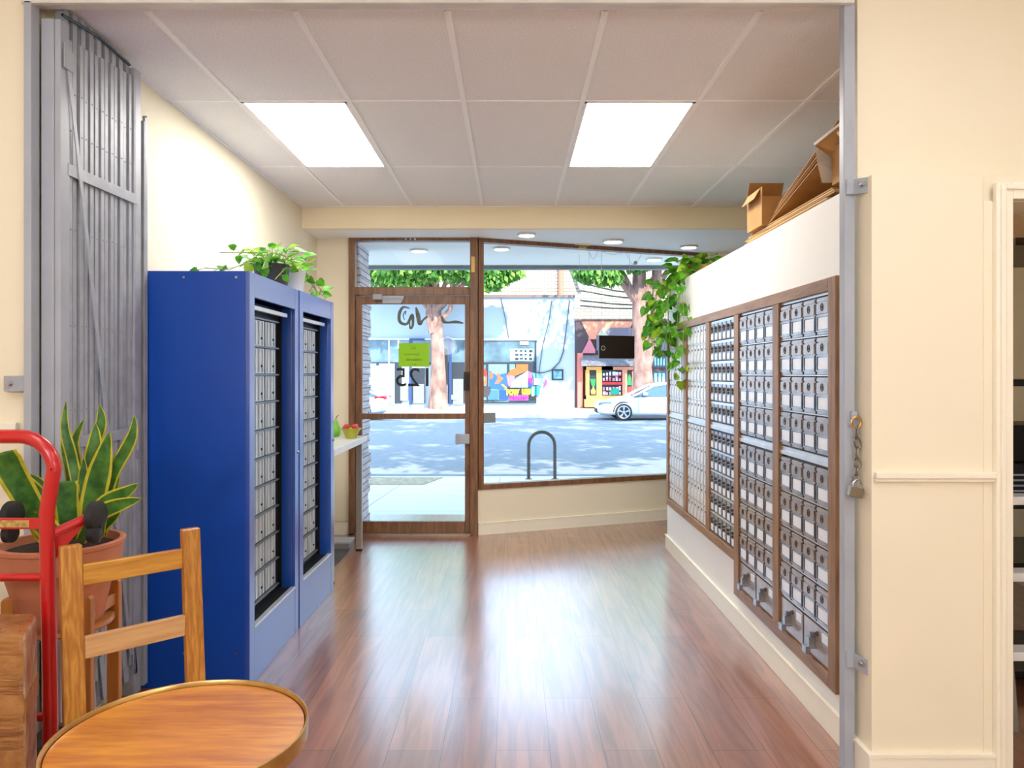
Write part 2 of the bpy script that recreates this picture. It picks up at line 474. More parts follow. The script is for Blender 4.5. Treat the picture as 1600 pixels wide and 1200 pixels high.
def troffer(x0, x1, y0, y1, z, lab):
    t = thing('ceiling_light', lab, 'ceiling light', ((x0 + x1) / 2, (y0 + y1) / 2, z), group='lay-in ceiling lights')
    f = MB(); e = .014
    f.box(x0, x1, y0, y0 + e, z - .008, z).box(x0, x1, y1 - e, y1, z - .008, z).box(x0, x0 + e, y0, y1, z - .008, z).box(x1 - e, x1, y0, y1, z - .008, z)
    f.build('frame', gridm, t)
    MB().box(x0 + e, x1 - e, y0 + e, y1 - e, z - .005, z - .001).build('diffuser', panelm if y0 > 3 else paneln, t)


troffer(-1.378, -.838, 3.735, 4.91, ZC, 'glowing rectangular ceiling light above the blue cabinets')
troffer(.37, .933, 3.735, 4.91, ZC, 'glowing rectangular ceiling light nearer the mailbox wall')
troffer(-1.6, -.95, .6, 1.8, 3.0, 'rectangular unseen ceiling light assumed for the near room, left')
troffer(.9, 1.55, .6, 1.8, 3.0, 'rectangular unseen ceiling light assumed for the near room, right')
troffer(-.35, .3, -1.8, -.6, 3.0, 'rectangular unseen ceiling light assumed for the near room, rear')

fillglobem = mat('added fill globe glow', (246, 249, 255), .3, var=0, emit=36)  # globes added behind the viewpoint, only to brighten the front ceiling
for x, y in ((-1.2, -.55), (1.3, -.55)):
    t = thing('fill_globe', 'added fill globe hanging unseen in the near room, %s' % ('left' if x < -1 else 'right'), 'fill lamp', (x, y, 1.78), group='fill globes added in the near room')
    MB().lathe([(0, -.17)] + [(.17 * math.cos(a), .17 * math.sin(a)) for a in [R(-75 + 15 * k) for k in range(11)]] + [(0, .17)], (x, y, 1.95), 24).build('globe', fillglobem, t, smooth=True)
    MB().tube([(x, y, 2.12), (x, y, 3.0)], .008, 8).build('rod', chrome, t)

# ------------------------------------------------------------ steel portal frame
pf = thing('steel_opening_frame', 'grey painted steel frame around the wide opening', 'door frame', (0, 2.7, 0))
t = MB(); t.box(-1.749, -1.722, 2.635, 2.641, 0, 2.774).box(-1.728, -1.722, 2.641, 2.683, 0, 2.774).box(-1.775, -1.728, 2.677, 2.683, 0, 2.774)
t.build('left_post', steel, pf, bevel=.002)
t = MB(); t.box(1.199, 1.237, 2.655, 2.661, 0, 2.774).box(1.199, 1.205, 2.661, 2.697, 0, 2.774).box(1.205, 1.24, 2.691, 2.697, 0, 2.774)
t.build('right_post', steel, pf, bevel=.002)
t = MB(); t.box(-1.76, 1.227, 2.635, 2.655, 2.766, 2.86).box(-1.76, 1.22, 2.655, 2.70, 2.774, 2.784)
t.build('header', mat('pale painted steel', (226, 224, 214), .45), pf, bevel=.002)


def bracket(x0, x1, y, z, side):
    b = MB(); b.box(x0, x1, y - .012, y, z - .028, z + .028)
    if side > 0: b.hexa([(x1 - .006, y - .012, z - .028), (x1 + .02, y - .07, z - .036), (x1 + .02, y - .062, z - .036), (x1 - .006, y, z - .028),
                         (x1 - .006, y - .012, z + .028), (x1 + .02, y - .07, z + .02), (x1 + .02, y - .062, z + .02), (x1 - .006, y, z + .028)])
    o = b.build('wall_bracket', steel, pf, bevel=.002)
    xb = x1 + .008 if side > 0 else x0 + .022
    MB().lathe([(0, -.012), (.008, -.012), (.008, 0), (.013, 0), (.013, .004), (0, .004)], (xb, y - (.05 if side > 0 else .014), z), 10, 'Y').build('bolt', chrome, o)


bracket(1.203, 1.232, 2.655, 2.11, 1)
bracket(1.203, 1.232, 2.655, .41, 1)
bracket(-1.83, -1.755, 2.66, 1.402, -1)

# ------------------------------------------------------------ folding gate
gate = thing('folding_security_gate', 'tall grey steel folding gate, folded up against the left wall', 'gate', (-1.66, 3.0, 0))
GX = -1.655


def gY(px, X=GX): return X * FPX / (px - 800)


t = MB(); t.box(-1.718, -1.672, 2.685, 2.70, .03, 2.735).box(-1.672, -1.65, 2.69, 2.705, .03, 2.735).box(-1.718, -1.712, 2.70, 2.74, .03, 2.735).box(-1.656, -1.65, 2.70, 2.745, .03, 2.735)
t.build('end_post', steel, gate, bevel=.002)
t = MB(); t.box(-1.70, -1.65, 3.215, 3.225, .03, 2.775).box(-1.656, -1.65, 3.225, 3.275, .03, 2.775); t.build('end_post', steel2, gate, bevel=.002)
t = MB(); t.box(-1.72, -1.66, 3.32, 3.33, .03, 2.58).box(-1.666, -1.66, 3.33, 3.355, .03, 2.60).box(-1.68, -1.66, 3.345, 3.35, 2.58, 2.61); t.build('jamb_channel', steel2, gate, bevel=.002)
n = 13  # bars
bars = []
for i in range(n):
    y = 2.765 + i * (3.20 - 2.765) / (n - 1)
    xx = GX - .002 - .004 * (i % 2) - random.uniform(0, .003)
    zt = 2.69 + .004 * i
    b = MB(); b.box(xx - .012, xx, y - .0125, y + .0105, .17 + .02 * (i % 3), zt)
    b.box(xx - .034, xx - .018, y + .006, y + .020, .12, min(zt + .07, 2.79))
    rv = b
    for z in (.60, .95, 1.30, 1.62, 1.98, 2.35, 2.50):
        rv.lathe([(0, .003), (.003, .003), (.004, 0)], (xx, y, z + random.uniform(-.004, .004)), 6, 'X')
    b.build('gate_bar', steel2, gate)
for i in range(9):
    y = 2.755 + i * .055
    b = MB(); b.box(-1.70, -1.668, y - .014, y + .014, .10, 2.81 - random.uniform(0, .012)).build('carrier_plate', steel2, gate)
MB().tube([(-1.662, 2.72, 2.765), (-1.66, 2.95, 2.79), (-1.662, 3.2, 2.78)], .006, 6).build('top_cable', black, gate)
for z in (2.20, 1.18):
    t = MB(); t.beam((GX + .004, 2.735, z - .002), (GX + .004, 3.24, z + .003), .006, .044); t.build('strap', steel2, gate, bevel=.001)
t = MB(); t.beam((GX + .009, 2.715, 2.66), (GX + .009, 2.98, 1.30), .004, .02); t.beam((GX + .009, 2.98, 1.30), (GX + .009, 3.18, .22), .004, .02)
t.beam((GX + .012, 2.70, 2.60), (GX + .012, 2.76, 2.60), .004, .075)
t.build('diagonal_brace', steel2, gate)
t = MB()
for i in range(6):
    y = 2.8 + i * .08
    t.beam((GX + .003, y, .30 + .03 * (i % 2)), (GX + .003, y + .03, .12), .004, .03)
t.build('bottom_linkage', steel2, gate)
t = MB(); t.box(-1.668, -1.646, 3.24, 3.26, 1.10, 1.24).box(-1.65, -1.644, 3.23, 3.25, .96, 1.06).build('latch', steel2, gate, bevel=.002)
t = MB()
for y in (2.80, 3.12): t.lathe([(0, -.012), (.03, -.012), (.03, .012), (0, .012)], (-1.69, y, .032), 16, 'X')
t.build('floor_caster', dark, gate)

# ------------------------------------------------------------ blue cabinets
blue = mat('blue enamel', (4, 74, 180), .38, var=.02, vs=3)
bluef = mat('blue enamel front', (10, 78, 180), .30, var=.02, vs=3, spec=.9, coat=1)
bluef.node_tree.nodes['Principled BSDF'].inputs['Coat IOR'].default_value = 1.6; bluef.node_tree.nodes['Principled BSDF'].inputs['Coat Roughness'].default_value = .3
slotm = mat('silver mail slot door', (216, 222, 226), .32, .35, vs=5, c2=(168, 176, 180), stretch=(1, 8, .6))
darkin = mat('black cabinet interior', (14, 15, 18), .5)
railm = mat('bright edge strip', (214, 216, 218), .3, .6)


def cabinet(loc, rz, L, lab, cols):
    H = 1.908; D = .50
    t = thing('mailbox_cabinet', lab, 'cabinet', loc, rz, 'blue mailbox cabinets', local=True)
    # local: front face at x=0, length along +y, depth to -x
    b = MB()
    b.box(-D, -.020, 0, .014, 0, H).box(-D, -.020, L - .014, L, 0, H).box(-D, -.020, .014, L - .014, H - .02, H).box(-D, -D + .01, .014, L - .014, .04, H - .02).box(-D, -.02, .01, L - .01, .02, .04)
    b.build('body', blue, t, bevel=.003)
    f = MB(); fw = .066
    f.box(-.02, 0, 0, fw, 0, H - .001).box(-.02, 0, L - fw, L, 0, H - .001).box(-.02, -.001, fw, L - fw, H - .115, H - .001).box(-.02, -.001, fw, L - fw, 0, .255)
    f.box(-.075, -.02, L - fw, L - fw + .004, .25, H - .11)
    f.build('front_frame', bluef, t, bevel=.002)
    y0, y1, z0, z1 = fw, L - fw, .255, H - .115
    i_ = MB(); i_.box(-.10, -.095, y0 - .03, y1 + .03, z0, z1).box(-.095, -.021, y1 + .002, y1 + .008, z0, z1).box(-.095, -.021, y0 - .01, y0 - .004, z0, z1).box(-.095, -.02, y0, y1, z0 - .01, z0)
    i_.build('recess', darkin, t)
    MB().box(-.024, .002, y0, y1, z0 - .006, z0 + .006).build('edge_strip', railm, t, bevel=.002)
    MB().box(-.05, -.03, y0, y1 - .04, z1 - .05, z1 - .028).build('upper_rail', railm, t, bevel=.002)
    dh = (z1 - z0 - .13) / 10; dw = (y1 - y0 - .10) / cols
    dm = MB(); dm.box(-.006, 0, .010, dw - .010, .007, dh - .007)
    for a_ in (.22, .5, .78): dm.box(0, .006, dw * a_ - .008, dw * a_ + .008, .012, dh - .012)
    key = MB().lathe([(0, .0), (.006, 0), (.006, .006), (0, .006)], (0.0, dw * .7, dh * .32), 8, 'X')
    dme = dm.mesh('slot_door', slotm); kme = key.mesh('lock', black)
    rl = MB()
    for r in range(10):
        for c in range(cols):
            o = bpy.data.objects.new('slot_door', dme); col.objects.link(o); o.parent = t
            o.location = (-.075 , y0 + .004 + c * dw, z0 + .05 + r * dh)
            k = bpy.data.objects.new('lock', kme); col.objects.link(k); k.parent = o
        rl.box(-.088, -.06, y0, y0 + cols * dw + .01, z0 + .05 + r * dh - .004, z0 + .05 + r * dh + .004)
    rl.box(-.088, -.06, y0, y0 + cols * dw + .01, z0 + .05 + 10 * dh - .004, z0 + .05 + 10 * dh + .004)
    rl.build('shelf_rail', mat('grey rail metal', (120, 124, 128), .35, .8), t)
    kp = MB(); kp.lathe([(0, 0), (.009, 0), (.009, .008), (.005, .012), (0, .012)], (0, L - .03, 1.0), 12, 'X').build('door_lock', chrome, t)
    s = MB()
    for (x, z) in ((-.06, H - .03), (-.30, H - .03), (-.06, .16), (-.30, .16)): s.lathe([(0, -.004), (.006, -.004), (.007, 0)], (x, 0, z), 8, 'Y')
    s.build('screw', chrome, t)
    return t


cabinet((-1.20, 3.366, 0), 0, .772, 'blue metal mailbox cabinet nearer the table, dark pot on top', 3)
cabinet((-1.197, 4.150, 0), R(-1.0), .735, 'blue metal mailbox cabinet beside the white table, farther from the opening', 3)

# ------------------------------------------------------------ mailbox wall
oak = wood('brown wood trim', (124, 88, 56), (160, 120, 82), 'Z', .45, 7, 4)
oakh = wood('brown wood trim rail', (124, 88, 56), (160, 120, 82), 'Y', .45, 7, 4)
FX = 1.248
ZT = 1.765
edges = [2.91, 3.45, 3.53, 4.065, 4.145, 4.665, 4.75, 5.28, 5.37, 5.89]
zb = [.255, .255, .440, .440, .440]
fr = struct(MB().box(FX, WX, 2.91, 5.89, ZT, 1.818).build('trim_10', oakh, bevel=.003), 'brown wooden surround framing the five banks of mailboxes')
MB().box(FX, WX, 2.84, 2.91, .198, 1.818).build('stile', oak, fr, bevel=.003)
for k in range(4):
    MB().box(FX, WX, edges[2 * k + 1], edges[2 * k + 2], (.255, .198, .44, .44)[k], ZT).build('stile', oak, fr, bevel=.003)
MB().box(FX, WX, 5.89, 5.955, .385, 1.818).build('stile', oak, fr, bevel=.003)
MB().box(FX, WX, 2.91, 4.065, .198, .255).build('rail', oakh, fr, bevel=.003)
MB().box(FX, WX, 4.145, 5.89, .385, .44).build('rail', oakh, fr, bevel=.003)

bronzebox = mat('bronze aluminium mailbox', (186, 170, 160), .30, .65, vs=12, c2=(164, 148, 138))
darkbox = mat('dark bronze gap', (58, 48, 44), .5, .3)
silverbox = mat('silver aluminium mailbox', (232, 229, 224), .35, .3, vs=12, c2=(214, 210, 204))
greybox = mat('grey steel mailbox', (172, 176, 182), .3, .75, vs=12, c2=(140, 144, 150))
cardm = mat('white name card', (240, 242, 246), .35, var=.04, vs=60)
cardt = mat('name card print', (150, 158, 172), .5)
alum = mat('bright aluminium ledge', (220, 218, 216), .3, .6)
lockl = mat('pale lock metal', (176, 164, 154), .3, .7)
lockm = mat('lock metal', (120, 108, 100), .3, .8)


def door_protos(kind, dw, dh):
    """meshes local to the door centre; front faces -X; y to the back of the room"""
    hw, hh = dw / 2, dh / 2; P_ = {}
    t = MB()
    if kind == 'big':
        t.box(-.010, 0, -hw + .010, hw - .008, -hh + .005, hh - .008)
        t.box(-.015, -.010, -hw + .014, hw - .012, .008, hh - .030)
        t.box(-.013, -.010, -hw + .012, hw - .010, hh - .024, hh - .012)
        P_['body'] = t.mesh('mailbox_door', bronzebox)
        t = MB(); y0, y1, z0, z1 = -hw + .016, hw - .014, -hh + .022, -.004
        t.box(-.0145, -.010, y0 - .006, y1 + .006, z0 - .006, z0).box(-.0145, -.010, y0 - .006, y1 + .006, z1, z1 + .006).box(-.0145, -.010, y0 - .006, y0, z0, z1).box(-.0145, -.010, y1, y1 + .006, z0, z1)
        P_['card_frame'] = t.mesh('card_frame', greybox)
        P_['name_card'] = MB().box(-.0125, -.010, y0 + .006, y1 - .010, z0 + .004, z1 - .004).mesh('name_card', cardm)
        t = MB(); t.tube([(-.0155, .011 * math.cos(a), hh - .048 + .015 * math.sin(a)) for a in [2 * PI * k / 16 for k in range(16)]], .0018, 5, closed=True)
        t.box(-.0165, -.015, -.0015, .0015, hh - .054, hh - .042)
        P_['lock'] = t.mesh('lock', darkbox, smooth=True)
        t = MB(); t.tube([(-.010, hw - .004, hh - .05), (-.010, hw - .004, hh - .02)], .005, 6)
        P_['hinge_pin'] = MB().tube([(-.010, hw - .004, -hh + .015), (-.010, hw - .004, -hh + .05)], .005, 6).mesh('hinge', darkbox)
        P_['hinge'] = t.mesh('hinge', darkbox)
    elif kind == 'large':
        t.box(-.010, 0, -hw + .008, hw - .008, -hh + .006, hh - .006)
        P_['body'] = t.mesh('parcel_locker_door', bronzebox)
        P_['name_card'] = MB().box(-.0125, -.010, -hw + .02, -hw + .075, .02, hh - .02).mesh('name_card', cardm)
        t = MB(); t.box(-.035, -.010, -.005, .045, -.03, -.022).box(-.038, -.010, .006, .034, -.022, .014).box(-.055, -.035, -.002, .038, -.052, -.022).box(-.03, -.012, .012, .026, .014, .032)
        P_['key_holder'] = t.mesh('key_holder', greybox)
        t = MB().lathe([(.010, 0), (.010, -.006), (0, -.006)], (-.010, -.01, hh - .04), 12, 'X')
        P_['lock'] = t.mesh('lock', lockm)
    elif kind == 'small':
        t.box(-.010, 0, -hw + .012, hw - .006, -hh + .012, hh - .010)
        P_['body'] = t.mesh('mailbox_door', greybox)
        P_['name_card'] = MB().box(-.0125, -.010, -hw + .024, hw - .016, -hh + .016, -.012).mesh('name_card', cardm)
        t = MB(); t.lathe([(.011, 0), (.011, -.010), (.006, -.013), (0, -.013)], (-.010, .004, hh - .038), 10, 'X').box(-.02, -.010, -.004, .006, -.004, .012)
        P_['lock'] = t.mesh('lock', lockm)
    else:
        t.box(-.008, 0, -hw + .010, hw - .008, -hh + .005, hh - .005)
        t.box(-.011, -.008, -hw + .016, hw - .014, -hh + .012, -.002)
        P_['body'] = t.mesh('mailbox_door', silverbox)
        t = MB(); t.lathe([(.007, 0), (.007, -.004), (0, -.004)], (-.008, .0, hh - .035), 8, 'X')
        P_['lock'] = t.mesh('lock', lockm)
    return P_


def place_door(P_, parent, x, y, z):
    o = bpy.data.objects.new(P_['body'].name.split('.')[0], P_['body']); col.objects.link(o); o.parent = parent
    o.location = (x, y, z)
    for k, me in P_.items():
        if k == 'body': continue
        c = bpy.data.objects.new(k.replace('hinge_pin', 'hinge'), me); col.objects.link(c); c.parent = o
    return o


def bank(k, kind, cols, rows, lab):
    y0, y1 = edges[2 * k], edges[2 * k + 1]; zbot = zb[k]
    t = thing('mailbox_bank', lab, 'mailboxes', (WX, (y0 + y1) / 2, zbot), group='banks of mailboxes in the wall')
    org = ORG[t.name]
    MB().box(WX - .006, WX, y0, y1, zbot, ZT).build('back_plate', darkbox, t)
    lg = MB()
    dw = (y1 - y0) / cols
    if kind == 'big':
        zs = []
        ztop = 1.755; dh = .1625
        for r in range(4): zs.append(ztop - dh * (r + .5))
        zmid = ztop - 4 * dh
        for r in range(4): zs.append(zmid - .045 - dh * (r + .5))
        zl = zmid - .045 - 4 * dh
        lg.box(WX - .018, WX - .004, y0, y1, zmid - .040, zmid - .022).box(WX - .012, WX - .004, y0, y1, zmid - .022, zmid - .004)
        lg.box(WX - .012, WX, y0, y1, ztop, ZT)
        for r in (1, 2, 3): lg.box(WX - .014, WX - .004, y0, y1, ztop - dh * r - .002, ztop - dh * r + .003)
        for r in (1, 2, 3, 4): lg.box(WX - .014, WX - .004, y0, y1, zmid - .045 - dh * r - .002, zmid - .045 - dh * r + .003)
        Q = door_protos('big', dw, dh)
        for z in zs:
            for c in range(cols): place_door(Q, t, -.006, y0 + (c + .5) * dw - org.y, z - org.z)
        lh = zl - zbot - .004
        Q = door_protos('large', dw * 2, lh)
        for c in range(cols // 2): place_door(Q, t, -.006, y0 + (c + .5) * dw * 2 - org.y, zbot + lh / 2 - org.z)
    else:
        ztop = 1.757; dhu = .1245; zmid = ztop - 5 * dhu; dhl = (zmid - .045 - zbot) / 5
        lg.box(WX - .018, WX - .004, y0, y1, zmid - .042, zmid - .02).box(WX - .012, WX - .004, y0, y1, zmid - .02, zmid)
        for r in range(0, 5): lg.box(WX - (.016 if kind == 'small' else .010), WX - .004, y0, y1, ztop - dhu * r - (.010 if kind == 'small' else .003), ztop - dhu * r + .004)
        for r in range(1, 5): lg.box(WX - (.016 if kind == 'small' else .010), WX - .004, y0, y1, zmid - .045 - dhl * r - (.008 if kind == 'small' else .003), zmid - .045 - dhl * r + .004)
        for Q, zz, dh in ((door_protos(kind, dw, dhu), ztop, dhu), (door_protos(kind, dw, dhl), zmid - .045, dhl)):
            for r in range(5):
                for c in range(cols): place_door(Q, t, -.006, y0 + (c + .5) * dw - org.y, zz - dh * (r + .5) - org.z)
    lg.build('ledge', alum, t)


bank(0, 'big', 4, 8, 'bronze mailbox bank nearest the steel post, four doors wide with two large lockers below')
bank(1, 'big', 4, 8, 'bronze mailbox bank second from the steel post, four doors wide with large lockers below')
bank(2, 'small', 6, 10, 'grey mailbox bank in the middle with dark knobs and white ledges')
bank(3, 'plain', 6, 10, 'pale silver mailbox bank beside the grey one with dark knobs')
bank(4, 'plain', 6, 10, 'pale silver mailbox bank nearest the window, behind the trailing plant')

# ------------------------------------------------------------ round table
TC = Vector((-.666, 1.484, 0)); TR = .246
tb = thing('round_table', 'small round orange-brown wooden table with a raised brass rim', 'table', TC)
tw = wood('orange table wood', (216, 142, 46), (178, 102, 30), 'X', .28, 9, 4, coat=.3)
gold = mat('brass rim', (214, 176, 112), .3, .85, c2=(176, 136, 78))
MB().lathe([(0, .700), (TR - .008, .700), (TR - .008, .711), (0, .711)], TC, 64).build('table_top', tw, tb, smooth=True)
MB().lathe([(TR - .008, .690), (TR, .686), (TR + .001, .716), (TR + .0005, .720), (TR - .003, .721), (TR - .005, .718), (TR - .006, .711)], TC, 72, cap=False).build('rim', gold, tb, smooth=True)
MB().lathe([(TR - .01, .688), (TR - .03, .672), (.05, .668), (.03, .64), (.024, .40), (.034, .22), (.045, .12), (0, .12)], TC, 32).build('pedestal', wood('dark table wood', (70, 40, 20), (44, 24, 14), 'Z', .4), tb, smooth=True)
for k in range(3):
    a = R(30 + 120 * k); d = Vector((math.cos(a), math.sin(a), 0))
    MB().tube([TC + d * .03 + Vector((0, 0, .19)), TC + d * .12 + Vector((0, 0, .13)), TC + d * .21 + Vector((0, 0, .018))], [.02, .018, .015], 10).build('leg', bpy.data.materials['dark table wood'], tb, smooth=True)

# ------------------------------------------------------------ pine chair
pine = wood('yellow pine', (208, 150, 62), (168, 104, 34), 'Z', .35, 10, 8, coat=.2)
pineh = wood('yellow pine rail', (214, 158, 66), (182, 120, 40), 'X', .35, 9, 5, coat=.2)
pinel = wood('pale pine rail', (216, 172, 118), (196, 148, 96), 'X', .4, 8, 3)
ch = thing('pine_chair', 'yellow pine ladder-back chair drawn up behind the round table', 'chair', (-1.103, 2.174, 0), R(43.4), local=True)
hw = .166
for sx in (-1, 1):
    b = MB(); q = []
    for (z, y) in ((0, .04), (.42, 0), (.95, .05)):
        q.append([(sx * hw + i * .0275, y + j * .014, z) for i, j in ((-1, -1), (1, -1), (1, 1), (-1, 1))])
    b.hexa(q[0] + q[1]); b.hexa(q[1] + q[2]); b.build('back_post', pine, ch, bevel=.004, local=True)
    b = MB().box(sx * hw - .02, sx * hw + .02, -.38, -.34, 0, .42); b.build('leg', pine, ch, bevel=.004, local=True)
    MB().box(sx * hw - .01, sx * hw + .01, -.34, 0.01, .16, .20).build('stretcher', pineh, ch, bevel=.003, local=True)
for (z0, z1, m_, nm) in ((.832, .892, pineh, 'top_rail'), (.627, .690, pinel, 'lower_rail')):
    y = .05 * ((z0 + z1) / 2 - .42) / .53
    o = MB().box(-hw + .0275, hw - .0275, y - .010, y + .010, z0, z1).build(nm, m_, ch, bevel=.003, local=True)
    if nm == 'lower_rail': o['label'] = 'paler bare wood rail'
MB().box(-.19, .19, -.385, .018, .405, .428).build('seat', pineh, ch, bevel=.006, local=True)
MB().box(-hw + .02, hw - .02, -.37, -.35, .35, .405).box(-hw + .02, hw - .02, -.01, .01, .35, .405).build('apron', pineh, ch, bevel=.002, local=True)

# ------------------------------------------------------------ hand truck
red = mat('red enamel', (196, 22, 24), .3, var=.05, vs=10, coat=.4)
ht = thing('hand_truck', 'red tubular steel hand truck with black wheels', 'hand truck', (-1.58, 2.12, 0))
YT = 2.12
pr = [P(85, 730, YT), P(79, 765, YT), P(73, 800, YT), P(75, 900, YT), P(77, 1000, YT), P(79, 1100, YT)]
xr = pr[2].x; xl = xr - .50; zt = P(0, 682, YT).z
XR = P(85, 720, YT).x
corner = [Vector((XR, YT, P(85, 735, YT).z))]
for k in range(0, 9):
    a = PI / 2 * k / 8; corner.append(Vector((XR - .10 + .10 * math.cos(a), YT, zt - .10 + .10 * math.sin(a))))
right = [Vector((P(79, 1100, YT).x, YT, .03))] + pr[::-1] + corner
mid = (xl + xr) / 2
left = [Vector((2 * mid - p.x, p.y, p.z)) for p in right][::-1]
MB().tube(right + left, .020, 14).build('frame_tube', red, ht, smooth=True)
zc_ = P(0, 817, YT).z
o = MB().box(xl, xr, YT - .012, YT - .004, zc_ - .016, zc_ + .016).build('crossbar', red, ht, bevel=.002)
MB().box(P(5, 0, YT).x, P(50, 0, YT).x, YT - .0135, YT - .012, zc_ - .010, zc_ + .010).build('label_plate', mat('yellow label', (206, 170, 90), .4, c2=(150, 120, 70), vs=80), o)
for z in (P(0, 902, YT).z, .45): MB().tube([(xl, YT, z), (xr, YT, z)], .012, 10).build('crossbar', red, ht, smooth=True)
MB().tube([(xl + .31, YT, P(0, 902, YT).z), (xl + .31, YT, .45)], .010, 8).build('brace', red, ht, smooth=True)
for sx, xx in ((1, xr), (-1, xl)):
    zc = P(0, 822, YT).z
    b = MB(); b.tube([(xx, YT, zc - .03), (xx + .075 * (1 if sx > 0 else .6), YT + .10, zc + .012)], .014, 10)
    b.prism([(xx, YT, zc - .04), (xx, YT, zc - .12), (xx + .06, YT + .08, zc - .01)], (.004, .0, 0))
    b = b.build('caster_bracket', red, ht, smooth=True)
    wx = xx + .085 if sx > 0 else xx + .0
    if sx < 0: wx = P(12, 0, 2.2).x
    w_ = MB().lathe([(0, -.016), (.036, -.016), (.045, -.010), (.045, .010), (.036, .016), (0, .016)], (wx, YT + .10, zc + .01), 24, 'X').build('caster_wheel', dark, b, smooth=True)
    w_ = MB().lathe([(0, -.016), (.02, -.016), (.028, -.010), (.028, .010), (.02, .016), (0, .016)], (wx, YT + .09, zc - .04), 20, 'X').build('caster_hub', dark, b, smooth=True)
for xx in (-1.45, xl - .045 + .03):
    MB().lathe([(0, -.022), (.09, -.022), (.10, -.03), (.125, -.03), (.14, -.015), (.14, .015), (.125, .03), (.10, .03), (.09, .022), (0, .022)], (xx, 2.30, .14), 28, 'X').build('wheel', dark, ht, smooth=True)
MB().tube([(xl - .02, 2.30, .14), (-1.45, 2.30, .14)], .01, 8).tube([(xr - .03, YT, .33), (xr - .03, 2.30, .14)], .01, 8).tube([(xl + .03, YT, .33), (xl + .03, 2.30, .14)], .01, 8).build('axle', chrome, ht)
t = MB()
for k in range(6):
    a0 = R(20 + k * 25); a1 = R(20 + (k + 1) * 25); r = .17
    q = []
    for a in (a0, a1):
        for x in (-1.47, -1.40): q.append(Vector((x, 2.30 - r * math.cos(a), .16 + r * math.sin(a))))
    t.add([q[0], q[1], q[3], q[2]], [(0, 1, 2, 3)])
o = t.build('wheel_guard', black, ht); md = o.modifiers.new('solid', 'SOLIDIFY'); md.thickness = .006
MB().box(xl - .02, xr + .02, 1.84, YT, .008, .018).build('toe_plate', red, ht, bevel=.002)

# ------------------------------------------------------------ taped parcel
kraft = mat('brown taped cardboard', (168, 112, 58), .22, vs=9, c2=(128, 80, 38), stretch=(1, 1, 5), bump=.6, bs=22, coat=.5)
film = mat('crumpled clear wrap over card', (196, 160, 124), .3, vs=16, c2=(150, 106, 68), bump=1.0, bs=30, coat=.3)
pb = thing('taped_parcel', 'tall brown parcel wrapped in shiny packing tape, on the hand truck', 'parcel', (-1.55, 1.97, .02))
t = MB(); b0 = [(-1.88, 1.85), (-1.235, 1.865), (-1.318, 2.045), (-1.88, 2.045)]
zt_ = .775
loop = []
for (x, y) in b0: loop.append(Vector((x, y, .02)))
t.hexa(loop + [p + Vector((0, 0, zt_ - .02)) for p in loop])
t.m = [0, 0, 0, 1, 0, 0]
pbx = t.build('carton', [kraft, film], pb, bevel=.014)
t = MB()
for z in (.30, .46, .60, .70):
    t.obox((-1.88, 1.85), (-1.236, 1.865), -.0015, .001, z - .024, z + .024)
t.obox((-1.235, 1.866), (-1.318, 2.044), -.0015, .001, .30, .36).obox((-1.236, 1.868), (-1.316, 2.042), -.0015, .001, .55, .61)
t.build('packing_tape', mat('glossy brown tape', (150, 98, 50), .35, vs=30, c2=(176, 124, 70), coat=.2, bump=.5, bs=40), pb)

# ------------------------------------------------------------ plant stand, pot, snake plant
ow = wood('orange birch', (196, 130, 64), (176, 108, 46), 'Z', .4, 5, 3)
ps = thing('plant_stand', 'low orange wooden plant stand with four rounded posts', 'plant stand', (-1.49, 2.44, 0))
posts = [(-1.392, 2.565), (-1.372, 2.36), (-1.60, 2.33), (-1.61, 2.55)]
for i, (x, y) in enumerate(posts):
    b = MB(); zt2 = .725
    pts = [(x - .021, y, 0), (x + .021, y, 0), (x + .021, y, zt2 - .012), (x + .012, y, zt2), (x - .012, y, zt2), (x - .021, y, zt2 - .012)]
    b.prism(pts, (0, .024, 0)); b.build('post', ow, ps, bevel=.003)
MB().lathe([(.10, .600), (.145, .600), (.15, .606), (.145, .618), (.10, .618)], (-1.494, 2.452, 0), 40).build('shelf_ring', ow, ps, smooth=True)
t = MB(); t.beam((-1.392, 2.577, .60), (-1.60, 2.342, .60), .03, .022).beam((-1.372, 2.372, .60), (-1.61, 2.562, .60), .03, .022); t.build('cross_brace', ow, ps, bevel=.003)
t = MB(); t.beam((-1.392, 2.577, .655), (-1.372, 2.372, .655), .018, .04).beam((-1.60, 2.342, .665), (-1.372, 2.372, .665), .012, .03).beam((-1.60, 2.342, .655), (-1.61, 2.562, .655), .018, .04)
t.build('side_rail', ow, ps, bevel=.003)

PC = Vector((-1.493, 2.44, 0))
terra = mat('terracotta', (206, 128, 92), .7, var=.06, vs=12)
pt = thing('snake_plant', 'variegated snake plant in a large terracotta pot on the wooden stand', 'potted plant', (PC.x, PC.y, .62))
MB().lathe([(0, .619), (.118, .619), (.124, .628), (.158, .79), (.160, .80), (.176, .805), (.183, .868), (.189, .872), (.190, .884), (.184, .888), (.172, .886), (.165, .80), (.12, .64), (0, .64)], PC, 48).build('pot', terra, pt, smooth=True)
MB().lathe([(0, .862), (.08, .866), (.172, .858)], PC, 24).build('soil', mat('potting soil', (60, 42, 30), .9, vs=60, c2=(30, 20, 14), bump=.8), pt)
lg = leafmat('snake plant green', (96, 150, 58), (52, 106, 40)); ly = leafmat('snake plant yellow edge', (226, 214, 66), (200, 192, 50))


